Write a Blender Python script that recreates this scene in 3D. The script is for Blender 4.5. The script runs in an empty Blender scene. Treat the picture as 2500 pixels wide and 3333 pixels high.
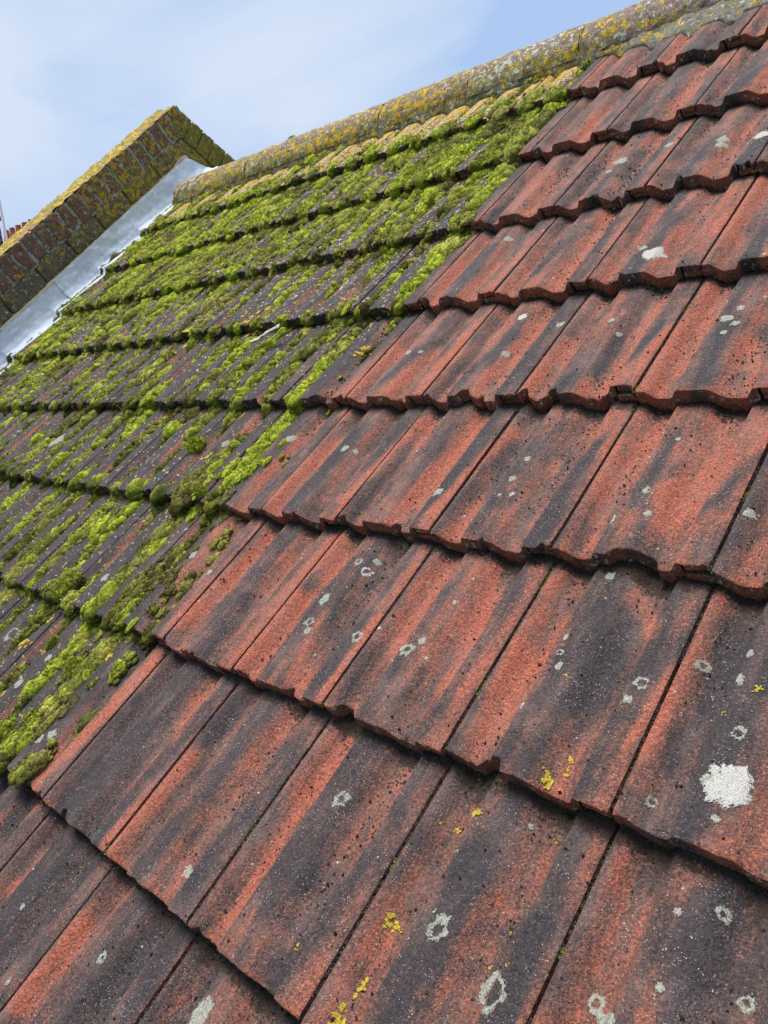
import bpy, math, random
import numpy as np
from mathutils import Matrix, Vector

# ------------------------------------------------------------------ camera, world, sun, exposure
S = bpy.context.scene
COL = S.collection
F_PX, W_T, G_T = 2523.78, 0.23, 0.33026          # focal length in px of a 3333 px tall frame; tile cover width, course gauge
PITCH = math.radians(36)
RC = np.array([[0.71439046, 0.50158486, -0.4879128],
               [0.08726622, -0.75568868, -0.64909107],
               [-0.69428444, 0.42112616, -0.5836282]])       # roof frame (along ridge, up slope, normal) -> camera
CR = np.array([1.29241743, 0.1082363, 0.80321865])
cp, sp = math.cos(PITCH), math.sin(PITCH)
MR3 = np.array([[1, 0, 0], [0, cp, -sp], [0, sp, cp]])
Z0 = 6.0
MR = Matrix(((1, 0, 0, 0), (0, cp, -sp, 0), (0, sp, cp, Z0), (0, 0, 0, 1)))

cam = bpy.data.cameras.new("camera")
cam_o = bpy.data.objects.new("camera", cam)
COL.objects.link(cam_o)
S.camera = cam_o
cam.sensor_fit = 'VERTICAL'
cam.sensor_height = 36
cam.lens = F_PX / 3333 * 36
cam.clip_start = 0.02
cam.clip_end = 5000
Rw = MR3 @ RC.T @ np.diag([1, -1, -1])
Cw = MR3 @ CR + np.array([0, 0, Z0])
m4 = Matrix([list(Rw[i]) + [Cw[i]] for i in range(3)] + [[0, 0, 0, 1]])
cam_o.matrix_world = m4

S.view_settings.view_transform = 'Standard'
S.view_settings.look = 'None'
S.view_settings.gamma = 1
S.view_settings.exposure = 1.0

SUN_DIR = Vector((-0.14, -0.06, 0.96)).normalized()
elev = math.asin(SUN_DIR.z)
azi = math.atan2(SUN_DIR.x, SUN_DIR.y)
world = bpy.data.worlds.new("World")
S.world = world
world.use_nodes = True
wt = world.node_tree
wt.nodes.clear()
wo = wt.nodes.new('ShaderNodeOutputWorld')
bg = wt.nodes.new('ShaderNodeBackground')
sky = wt.nodes.new('ShaderNodeTexSky')
sky.sky_type = 'NISHITA'
sky.sun_disc = False
sky.sun_elevation = elev
sky.sun_rotation = azi
sky.air_density = 1.0
sky.dust_density = 1.0
bg.inputs[1].default_value = 0.1
tc = wt.nodes.new('ShaderNodeTexCoord')
mp = wt.nodes.new('ShaderNodeMapping')
mp.inputs['Scale'].default_value = (1.6, 1.6, 3.0)
n1 = wt.nodes.new('ShaderNodeTexNoise')
n1.inputs['Scale'].default_value = 1.6
n1.inputs['Detail'].default_value = 5
n1.inputs['Distortion'].default_value = 0.5
wt.links.new(tc.outputs['Generated'], mp.inputs[0])
wt.links.new(mp.outputs[0], n1.inputs[0])
dp = wt.nodes.new('ShaderNodeVectorMath')
dp.operation = 'DOT_PRODUCT'
dp.inputs[1].default_value = (-0.80, 0.50, 0.33)
wt.links.new(tc.outputs['Generated'], dp.inputs[0])
mr = wt.nodes.new('ShaderNodeMapRange')
mr.inputs[1].default_value = 0.90
mr.inputs[2].default_value = 1.0
mr.inputs[3].default_value = -0.06
mr.inputs[4].default_value = 0.21
wt.links.new(dp.outputs['Value'], mr.inputs[0])
ad = wt.nodes.new('ShaderNodeMath')
ad.operation = 'ADD'
wt.links.new(n1.outputs[0], ad.inputs[0])
wt.links.new(mr.outputs[0], ad.inputs[1])
cr = wt.nodes.new('ShaderNodeValToRGB')
cr.color_ramp.elements[0].position = 0.46
cr.color_ramp.elements[0].color = (0.0, 0.0, 0.0, 1)
cr.color_ramp.elements[1].position = 0.74
cr.color_ramp.elements[1].color = (1, 1, 1, 1)
wt.links.new(ad.outputs[0], cr.inputs[0])
veil = wt.nodes.new('ShaderNodeMix')            # a thin even veil of high cloud over the blue
veil.data_type = 'RGBA'
veil.inputs[0].default_value = 0.9
veil.inputs[7].default_value = (2.12, 2.92, 4.4, 1)
wt.links.new(sky.outputs[0], veil.inputs[6])
mx = wt.nodes.new('ShaderNodeMix')
mx.data_type = 'RGBA'
mx.inputs[7].default_value = (3.4, 3.9, 4.7, 1)
wt.links.new(cr.outputs[0], mx.inputs[0])
wt.links.new(veil.outputs[2], mx.inputs[6])
wt.links.new(mx.outputs[2], bg.inputs[0])
wt.links.new(bg.outputs[0], wo.inputs[0])

sun = bpy.data.lights.new("sun", 'SUN')
sun.energy = 4.1
sun.angle = math.radians(36)
sun.color = (1.0, 0.96, 0.90)
sun_o = bpy.data.objects.new("sun", sun)
COL.objects.link(sun_o)
sun_o.rotation_euler = SUN_DIR.to_track_quat('Z', 'Y').to_euler()

random.seed(4)
rng = np.random.default_rng(7)

# ------------------------------------------------------------------ small maths: noise, roof surface, projection
def _h(ix, iy, iz, seed):
    h = (ix.astype(np.int64) * 374761393 + iy.astype(np.int64) * 668265263 + iz.astype(np.int64) * 2147483647 + seed * 974711) & 0xFFFFFFFF
    h = ((h ^ (h >> 13)) * 1274126177) & 0xFFFFFFFF
    h = h ^ (h >> 16)
    return (h & 0xFFFFFF) / float(0xFFFFFF)

def vn3(x, y, z, seed=0):
    x, y, z = np.broadcast_arrays(np.asarray(x, float), np.asarray(y, float), np.asarray(z, float))
    ix, iy, iz = np.floor(x), np.floor(y), np.floor(z)
    fx, fy, fz = x - ix, y - iy, z - iz
    fx, fy, fz = [f * f * (3 - 2 * f) for f in (fx, fy, fz)]
    r = 0
    for dx in (0, 1):
        for dy in (0, 1):
            for dz in (0, 1):
                w = (fx if dx else 1 - fx) * (fy if dy else 1 - fy) * (fz if dz else 1 - fz)
                r = r + w * _h(ix + dx, iy + dy, iz + dz, seed)
    return r

def vn2(x, y, seed=0):
    x, y = np.broadcast_arrays(np.asarray(x, float), np.asarray(y, float))
    ix, iy = np.floor(x), np.floor(y)
    fx, fy = x - ix, y - iy
    fx, fy = fx * fx * (3 - 2 * fx), fy * fy * (3 - 2 * fy)
    z = np.zeros_like(ix)
    return ((1 - fx) * (1 - fy) * _h(ix, iy, z, seed) + fx * (1 - fy) * _h(ix + 1, iy, z, seed)
            + (1 - fx) * fy * _h(ix, iy + 1, z, seed) + fx * fy * _h(ix + 1, iy + 1, z, seed))

def fbm2(x, y, seed=0, o=4):
    r, a, t = 0, 1.0, 0
    for i in range(o):
        r = r + a * vn2(np.asarray(x) * 2 ** i, np.asarray(y) * 2 ** i, seed + i * 17)
        t += a
        a *= 0.5
    return r / t

def fbm3(x, y, z, seed=0, o=3):
    r, a, t = 0, 1.0, 0
    for i in range(o):
        r = r + a * vn3(np.asarray(x) * 2 ** i, np.asarray(y) * 2 ** i, np.asarray(z) * 2 ** i, seed + i * 17)
        t += a
        a *= 0.5
    return r / t

def sm(a, b, x):
    t = np.clip((np.asarray(x, float) - a) / (b - a), 0, 1)
    return t * t * (3 - 2 * t)

ROLL, STEP, THICK = 0.018, 0.030, 0.0285
def prof(t):
    """height across one tile, 0 in the troughs and 1 on the two flat rolls"""
    t = np.asarray(t, float)
    p = np.ones_like(t)
    p = p - sm(0.045, 0.165, t) * (1 - sm(0.245, 0.305, t))
    p = p - sm(0.50, 0.645, t) * (1 - sm(0.75, 0.805, t))
    return p

def surf(u, v):
    """height of the tiled surface, u in tile widths, v in course gauges"""
    u, v = np.asarray(u, float), np.asarray(v, float)
    return ROLL * (prof(u - np.floor(u)) - 1) - STEP * (v - np.floor(v))

def pix(P):
    """roof frame metres -> pixels of the 2500 x 3333 photograph (used only to leave out what it never shows)"""
    c = (np.atleast_2d(P) - CR) @ RC.T
    z = np.maximum(c[:, 2], 1e-3)
    return np.c_[c[:, 0] / z * F_PX + 1250, c[:, 1] / z * F_PX + 1666.5, c[:, 2]]

def seen(P, m=150):
    q = pix(P)
    return (q[:, 0] > -m) & (q[:, 0] < 2500 + m) & (q[:, 1] > -m) & (q[:, 1] < 3333 + m) & (q[:, 2] > 0.05)

def unpix(x, y, n=0.0):
    """a place marked on the roof plane"""
    d = RC.T @ np.array([(x - 1250) / F_PX, (y - 1666.5) / F_PX, 1])
    t = (n - CR[2]) / d[2]
    q = CR + t * d
    return q[0] / W_T, q[1] / G_T + 1

# ------------------------------------------------------------------ object helpers
def tag(o, label=None, cat=None, group=None, kind=None):
    if label: o['label'] = label
    if cat: o['category'] = cat
    if group: o['group'] = group
    o['kind'] = kind or 'thing'
    return o

def raw_mesh(name, V, polys, attrs=None, smooth=True):
    """V (n,3); polys: list of int arrays (m,k) of equal-sided faces"""
    V = np.asarray(V, np.float32)
    me = bpy.data.meshes.new(name)
    me.vertices.add(len(V))
    me.vertices.foreach_set('co', V.ravel())
    loops, starts, tot = [], [], 0
    for q in polys:
        q = np.asarray(q, np.int32)
        if not len(q): continue
        loops.append(q.ravel())
        starts.append(tot + np.arange(len(q)) * q.shape[1])
        tot += q.size
    me.loops.add(tot)
    me.loops.foreach_set('vertex_index', np.concatenate(loops))
    st = np.concatenate(starts).astype(np.int32)
    me.polygons.add(len(st))
    me.polygons.foreach_set('loop_start', st)
    me.polygons.foreach_set('use_smooth', np.full(len(st), smooth))
    me.update(calc_edges=True)
    for k, a in (attrs or {}).items():
        a = np.asarray(a, np.float32)
        if a.ndim == 2:
            at = me.attributes.new(k, 'FLOAT_COLOR', 'POINT')
            at.data.foreach_set('color', np.c_[a, np.ones(len(a))].astype(np.float32).ravel())
        else:
            at = me.attributes.new(k, 'FLOAT', 'POINT')
            at.data.foreach_set('value', a)
    return me

def link(name, me, mat, parent=None, mw=None):
    o = bpy.data.objects.new(name, me)
    COL.objects.link(o)
    if mat is not None:
        me.materials.append(mat)
    if parent is not None:
        o.parent = parent
    if mw is not None:
        o.matrix_world = mw
    return o

def gridq(ny, nx, off=0):
    i = np.arange(ny - 1)[:, None] * nx + np.arange(nx - 1)[None, :] + off
    return np.stack([i, i + 1, i + nx + 1, i + nx], -1).reshape(-1, 4)

class MB:
    """collects grids and boxes with attributes into one mesh"""
    def __init__(self): self.V, self.Q, self.A, self.n = [], [], {}, 0
    def grid(self, P, flip=False, **at):
        ny, nx = P.shape[:2]
        q = gridq(ny, nx, self.n)
        if flip: q = q[:, ::-1]
        self._add(P.reshape(-1, 3), q, at)
    def _add(self, V, q, at):
        for k in set(self.A) | set(at):
            if k not in self.A: self.A[k] = [np.zeros(self.n)] if self.n else []
            a = at.get(k, 0.0)
            self.A[k].append(np.broadcast_to(np.asarray(a, float).ravel() if np.ndim(a) else a, (len(V),)).copy())
        self.V.append(V); self.Q.append(q); self.n += len(V)
    def merge(self, m, fn, **at):
        V = np.concatenate(m.V); q = np.concatenate(m.Q)
        self._add(fn(V), q[:, ::-1] + self.n, at)
    def box(self, c, s, jit=0.0, cuts=(5, 5, 5), round_=0.003, seed=0, rot=None, **at):
        """a rounded and slightly uneven box made of six grids"""
        c, s = np.array(c, float), np.array(s, float) / 2
        for ax in range(3):
            for sg in (-1, 1):
                a, b = [i for i in range(3) if i != ax]
                ga = np.linspace(-1, 1, cuts[a] + 1); gb = np.linspace(-1, 1, cuts[b] + 1)
                A, B = np.meshgrid(ga, gb)
                P = np.zeros(A.shape + (3,))
                P[..., a] = A * s[a]; P[..., b] = B * s[b]; P[..., ax] = sg * s[ax]
                inner = np.clip(P, -(s - round_), s - round_)
                d = P - inner
                L = np.linalg.norm(d, axis=-1, keepdims=True)
                P = np.where(L > 1e-9, inner + d / np.maximum(L, 1e-9) * round_, P)
                if rot is not None: P = P @ rot.T
                P = P + c
                if jit:
                    for k in range(3):
                        P[..., k] += jit * (fbm3(P[..., 0] * 60, P[..., 1] * 60, P[..., 2] * 60, seed + k * 7 + 1) - 0.5) * 2
                self.grid(P, flip=(sg < 0) ^ (ax == 1), **at)
    def build(self, name, mat, parent=None, mw=None, smooth=True):
        at = {k: np.concatenate(a) for k, a in self.A.items()}
        return link(name, raw_mesh(name, np.concatenate(self.V), [np.concatenate(self.Q)], at, smooth), mat, parent, mw)

# ------------------------------------------------------------------ materials
class NT:
    def __init__(self, name):
        self.m = bpy.data.materials.new(name)
        self.m.use_nodes = True
        self.t = self.m.node_tree
        self.t.nodes.clear()
        self.out = self.t.nodes.new('ShaderNodeOutputMaterial')
        self.b = self.t.nodes.new('ShaderNodeBsdfPrincipled')
        self.t.links.new(self.b.outputs[0], self.out.inputs[0])
        c = self.t.nodes.new('ShaderNodeTexCoord')
        oi = self.t.nodes.new('ShaderNodeObjectInfo')
        v = self.vm('SCALE', None, None); self.t.links.new(oi.outputs['Random'], v.inputs['Scale']); v.inputs[0].default_value = (37, 71, 13)
        w = self.vm('ADD', c.outputs['Object'], v.outputs[0])
        self.co = w.outputs[0]
        self.rnd = oi.outputs['Random']
    def vm(self, op, a, b):
        n = self.t.nodes.new('ShaderNodeVectorMath'); n.operation = op
        for i, x in enumerate((a, b)):
            if x is not None:
                if isinstance(x, tuple): n.inputs[i].default_value = x
                else: self.t.links.new(x, n.inputs[i])
        return n
    def set(self, s, x):
        if isinstance(x, (int, float)): s.default_value = x
        elif isinstance(x, tuple): s.default_value = x + (1,) if len(x) == 3 else x
        else: self.t.links.new(x, s)
    def ma(self, op, a, b=0.0, c=0.0, clamp=False):
        n = self.t.nodes.new('ShaderNodeMath'); n.operation = op; n.use_clamp = clamp
        self.set(n.inputs[0], a); self.set(n.inputs[1], b); self.set(n.inputs[2], c)
        return n.outputs[0]
    def noise(self, scale, detail=3, rough=0.55, stretch=None, dist=0.0):
        n = self.t.nodes.new('ShaderNodeTexNoise')
        n.inputs['Scale'].default_value = scale; n.inputs['Detail'].default_value = detail
        n.inputs['Roughness'].default_value = rough; n.inputs['Distortion'].default_value = dist
        co = self.co if stretch is None else self.vm('MULTIPLY', self.co, stretch).outputs[0]
        self.t.links.new(co, n.inputs['Vector'])
        return n.outputs['Fac']
    def voro(self, scale, rand=1.0):
        n = self.t.nodes.new('ShaderNodeTexVoronoi')
        n.inputs['Scale'].default_value = scale; n.inputs['Randomness'].default_value = rand
        self.t.links.new(self.co, n.inputs['Vector'])
        sx = self.t.nodes.new('ShaderNodeSeparateColor')
        self.t.links.new(n.outputs['Color'], sx.inputs[0])
        return n.outputs['Distance'], sx.outputs[0], sx.outputs[1]
    def attr(self, name, col=False):
        n = self.t.nodes.new('ShaderNodeAttribute'); n.attribute_name = name
        return n.outputs['Color'] if col else n.outputs['Fac']
    def ramp(self, x, stops, mode='LINEAR'):
        n = self.t.nodes.new('ShaderNodeValToRGB'); n.color_ramp.interpolation = mode
        e = n.color_ramp.elements
        while len(e) < len(stops): e.new(0.5)
        for q, (p, c) in zip(e, stops):
            q.position = p; q.color = c + (1,) if len(c) == 3 else c
        self.t.links.new(x, n.inputs[0])
        return n.outputs[0]
    def mix(self, f, a, b, mode='MIX'):
        n = self.t.nodes.new('ShaderNodeMix'); n.data_type = 'RGBA'; n.blend_type = mode
        self.set(n.inputs[0], f); self.set(n.inputs[6], a); self.set(n.inputs[7], b)
        return n.outputs[2]
    def thr(self, x, lo, hi):
        n = self.t.nodes.new('ShaderNodeMapRange'); n.interpolation_type = 'SMOOTHSTEP'
        self.set(n.inputs[0], x); n.inputs[1].default_value = lo; n.inputs[2].default_value = hi
        return n.outputs[0]
    def cover(self, a, nz, k=3.5, lo=0.46, hi=0.54):
        return self.thr(self.ma('ADD', a, self.ma('MULTIPLY', self.ma('SUBTRACT', nz, 0.5), k)), lo, hi)
    def done(self, col, rough=0.85, bump=None, strength=0.5, dist=0.002, spec=0.3):
        self.set(self.b.inputs['Base Color'], col)
        self.set(self.b.inputs['Roughness'], rough)
        self.b.inputs['Specular IOR Level'].default_value = spec
        if bump is not None:
            n = self.t.nodes.new('ShaderNodeBump')
            n.inputs['Strength'].default_value = strength; n.inputs['Distance'].default_value = dist
            self.t.links.new(bump, n.inputs['Height'])
            self.t.links.new(n.outputs[0], self.b.inputs['Normal'])
        return self.m

RED, REDM, BROWN, SLATE = (0.280, 0.080, 0.046), (0.180, 0.069, 0.048), (0.105, 0.053, 0.042), (0.046, 0.033, 0.033)

def mat_tile():
    n = NT("weathered_concrete_tile")
    D = n.attr('dark')
    g1 = n.noise(330, 4, 0.65)
    g2 = n.noise(1100, 2, 0.6)
    st = n.noise(1, 4, 0.6, stretch=(48, 9, 48), dist=0.4)
    bl = n.noise(26, 3, 0.6)
    x = n.ma('ADD', D, n.ma('MULTIPLY', n.ma('SUBTRACT', st, 0.5), 0.55))
    x = n.ma('ADD', x, n.ma('MULTIPLY', n.ma('SUBTRACT', bl, 0.5), 0.75))
    run = n.noise(1, 3, 0.6, stretch=(150, 7, 150), dist=0.3)
    x = n.ma('ADD', x, n.ma('MULTIPLY', n.ma('SUBTRACT', run, 0.5), 0.60))
    x = n.ma('ADD', x, n.ma('MULTIPLY', n.ma('SUBTRACT', g1, 0.5), 0.95))
    x = n.ma('ADD', x, n.ma('MULTIPLY', n.ma('SUBTRACT', g2, 0.5), 0.55))
    col = n.ramp(x, [(0.13, RED), (0.35, REDM), (0.52, BROWN), (0.74, SLATE), (1.0, (0.034, 0.028, 0.031))])
    # grain light and dark
    gg = n.thr(n.noise(260, 5, 0.85), 0.34, 0.66)
    col = n.mix(1.0, col, n.ramp(gg, [(0.0, (0.42, 0.42, 0.42)), (0.5, (1, 1, 1)), (1.0, (1.75, 1.68, 1.62))]), 'MULTIPLY')
    # pale weathering film on the rolls
    film = n.thr(n.noise(9, 5, 0.65, stretch=(2.4, 1, 1)), 0.44, 0.74)
    film = n.ma('MULTIPLY', film, n.ma('MULTIPLY', n.thr(g1, 0.36, 0.58), n.ma('SUBTRACT', 0.46, n.ma('MULTIPLY', n.thr(D, 0.75, 1.05), 0.34))))
    col = n.mix(film, col, (0.24, 0.165, 0.145))
    # sand grains, thick where the face is worn and sparse elsewhere
    wear = n.ma('MULTIPLY', n.thr(n.noise(22, 4, 0.7), 0.36, 0.62), 0.95)
    for sc, rr, keep, c in ((620, 0.30, 0.86, (0.42, 0.33, 0.28)), (240, 0.17, 0.90, (0.50, 0.33, 0.24)), (420, 0.24, 0.90, (0.50, 0.46, 0.44))):
        d, a, b_ = n.voro(sc)
        k = n.ma('MULTIPLY', n.ma('LESS_THAN', d, rr), n.ma('GREATER_THAN', a, keep))
        col = n.mix(n.ma('MULTIPLY', k, wear), col, c)
    for sc, rr, keep in ((420, 0.26, 0.84), (200, 0.13, 0.90)):
        d, a, b_ = n.voro(sc)
        k = n.ma('MULTIPLY', n.ma('LESS_THAN', d, rr), n.ma('LESS_THAN', a, 1 - keep))
        col = n.mix(n.ma('MULTIPLY', k, 0.9), col, (0.014, 0.010, 0.011))
    # dirt lodged by joints and under the course above
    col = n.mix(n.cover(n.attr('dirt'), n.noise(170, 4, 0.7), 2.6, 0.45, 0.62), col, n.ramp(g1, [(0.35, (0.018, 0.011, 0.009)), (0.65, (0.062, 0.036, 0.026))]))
    col = n.mix(n.cover(n.attr('algae'), n.noise(120, 4, 0.7), 2.6, 0.48, 0.7), col, n.ramp(g1, [(0.35, (0.018, 0.022, 0.010)), (0.65, (0.07, 0.085, 0.03))]))
    # white crustose lichen and pale roll rims, then yellow lichen
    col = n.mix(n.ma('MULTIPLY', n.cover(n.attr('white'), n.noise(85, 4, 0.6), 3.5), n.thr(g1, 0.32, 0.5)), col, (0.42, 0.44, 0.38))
    ym = n.ma('MULTIPLY', n.cover(n.attr('yellow'), n.noise(70, 4, 0.65), 3.5), n.thr(g1, 0.30, 0.46))
    col = n.mix(ym, col, n.ramp(g1, [(0.35, (0.30, 0.17, 0.015)), (0.65, (0.55, 0.36, 0.035))]))
    h = n.ma('ADD', n.ma('MULTIPLY', g1, 1.0), n.ma('MULTIPLY', n.noise(620, 3, 0.7), 0.6))
    h = n.ma('ADD', h, n.ma('MULTIPLY', n.noise(60, 3), 1.2))
    h = n.ma('ADD', h, n.ma('MULTIPLY', ym, 0.5))
    return n.done(col, 0.82, h, 1.0, 0.0040, 0.32)

def mat_lichen(c1, c2, name, sc=500, amax=0.62, lo=0.35):
    n = NT(name)
    g = n.noise(sc, 4, 0.7)
    col = n.ramp(g, [(0.34, tuple(x * lo for x in c1)), (0.46, c1), (0.68, c2)])
    m = n.done(col, 0.95, g, 0.6, 0.0012, 0.1)
    al = n.cover(n.attr('body'), n.ma('ADD', n.ma('MULTIPLY', n.noise(420, 4, 0.8), 0.7), n.ma('MULTIPLY', n.noise(110, 3, 0.6), 0.3)), 5.5, 0.42, 0.66)
    n.set(n.b.inputs['Alpha'], n.ma('MULTIPLY', al, amax))
    return m

def mat_crust(name, base, yellow_bias, moist=0.0):
    """old masonry grown over with grey, white and yellow lichens"""
    n = NT(name)
    g1 = n.noise(300, 4, 0.65); big = n.noise(14, 4, 0.6); md = n.noise(60, 4, 0.6)
    col = n.ramp(n.ma('ADD', n.ma('MULTIPLY', g1, 0.6), n.ma('MULTIPLY', md, 0.4)),
                 [(0.35, tuple(x * 0.45 for x in base)), (0.5, base), (0.66, tuple(min(1, x * 1.7 + 0.02) for x in base))])
    col = n.mix(n.cover(n.attr('olive'), n.noise(42, 6, 0.72), 3.5, 0.42, 0.58), col, n.ramp(g1, [(0.34, (0.045, 0.042, 0.010)), (0.5, (0.20, 0.17, 0.03)), (0.68, (0.36, 0.32, 0.075))]))
    col = n.mix(n.ma('MULTIPLY', n.cover(n.attr('white'), n.noise(50, 5, 0.68)), n.thr(g1, 0.34, 0.5)), col, n.ramp(g1, [(0.4, (0.20, 0.22, 0.18)), (0.62, (0.50, 0.53, 0.48))]))
    ym = n.ma('MULTIPLY', n.cover(n.attr('yellow'), n.noise(36, 6, 0.68)), n.thr(g1, 0.30, 0.47))
    col = n.mix(ym, col, n.ramp(g1, [(0.34, (0.26, 0.15, 0.012)), (0.60, (0.56, 0.37, 0.035))]))
    h = n.ma('ADD', g1, n.ma('MULTIPLY', md, 2.0))
    h = n.ma('ADD', h, n.ma('MULTIPLY', ym, 0.8))
    return n.done(col, 0.9, h, 0.9, 0.003, 0.2)

def mat_vcol(name, rough=0.9, sc=400, spec=0.15, con=0.6, bd=0.002):
    n = NT(name)
    g = n.noise(sc, 5, 0.8)
    col = n.mix(1.0, n.attr('tint', True), n.ramp(g, [(0.5 - 0.13 / con * 0.6, (1 - con * 0.9,) * 3), (0.5, (1, 1, 1)), (0.5 + 0.13 / con * 0.6, (1 + con, 1 + con, 1 + con * 0.8))]), 'MULTIPLY')
    m = n.done(col, rough, g, 1.0, bd, spec)
    return m

def mat_lead():
    n = NT("lead_sheet")
    a = n.noise(9, 5, 0.65, stretch=(1, 0.5, 3), dist=0.6); b = n.noise(45, 5, 0.7, dist=0.5)
    x = n.ma('ADD', n.ma('MULTIPLY', a, 0.5), n.ma('MULTIPLY', b, 0.5))
    col = n.ramp(x, [(0.28, (0.44, 0.475, 0.54)), (0.48, (0.60, 0.635, 0.70)), (0.68, (0.76, 0.79, 0.84))])
    m = n.done(col, 0.72, n.ma('ADD', b, n.ma('MULTIPLY', n.noise(20, 3), 1.5)), 0.35, 0.004, 0.5)
    n.b.inputs['Metallic'].default_value = 0.05
    return m

def mat_plain(name, c, rough=0.8, sc=120, var=0.5):
    n = NT(name)
    g = n.noise(sc, 5, 0.65)
    return n.done(n.ramp(g, [(0.3, tuple(x * (1 - var) for x in c)), (0.7, tuple(min(1, x * (1 + var)) for x in c))]), rough, g, 0.6, 0.003)

M_TILE = mat_tile()
M_WLICH = mat_lichen((0.25, 0.26, 0.21), (0.46, 0.47, 0.40), "pale_crust_lichen")
M_PINK = mat_lichen((0.29, 0.28, 0.25), (0.45, 0.43, 0.40), "pale_grey_lichen", 750, 0.93, 0.42)
M_YLICH = mat_lichen((0.28, 0.20, 0.02), (0.46, 0.35, 0.05), "yellow_lichen", 500, 0.95)
M_RIDGE = mat_crust("lichened_ridge_tile", (0.15, 0.105, 0.088), 0.0)
M_MORTAR = mat_crust("grey_bedding_mortar", (0.13, 0.12, 0.095), -0.12)
M_BRICK = mat_crust("lichened_brick", (0.165, 0.082, 0.062), 0.0)
M_STONE = mat_crust("lichened_stone", (0.115, 0.092, 0.070), 0.0)
M_LEAD = mat_lead()
M_MOSS = mat_vcol("moss", 0.95, 170, 0.1, 0.62, 0.005)
M_CRUMB = mat_vcol("crumbs", 0.95, 600)
M_POINT = mat_plain("tan_mortar", (0.40, 0.31, 0.20), 0.9, 90, 0.35)

# ------------------------------------------------------------------ where moss grows
def moss_edge(v):
    """the joint line the moss stops at: right-hand limit in tile widths"""
    return np.interp(v, [0, 1.0, 1.6, 3.0, 3.6, 4.2, 4.8, 6, 7, 7.8, 9], [-0.85, -0.85, -0.62, -0.80, -0.72, -0.45, -0.2, -0.08, -0.12, -0.28, -0.15])

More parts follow.
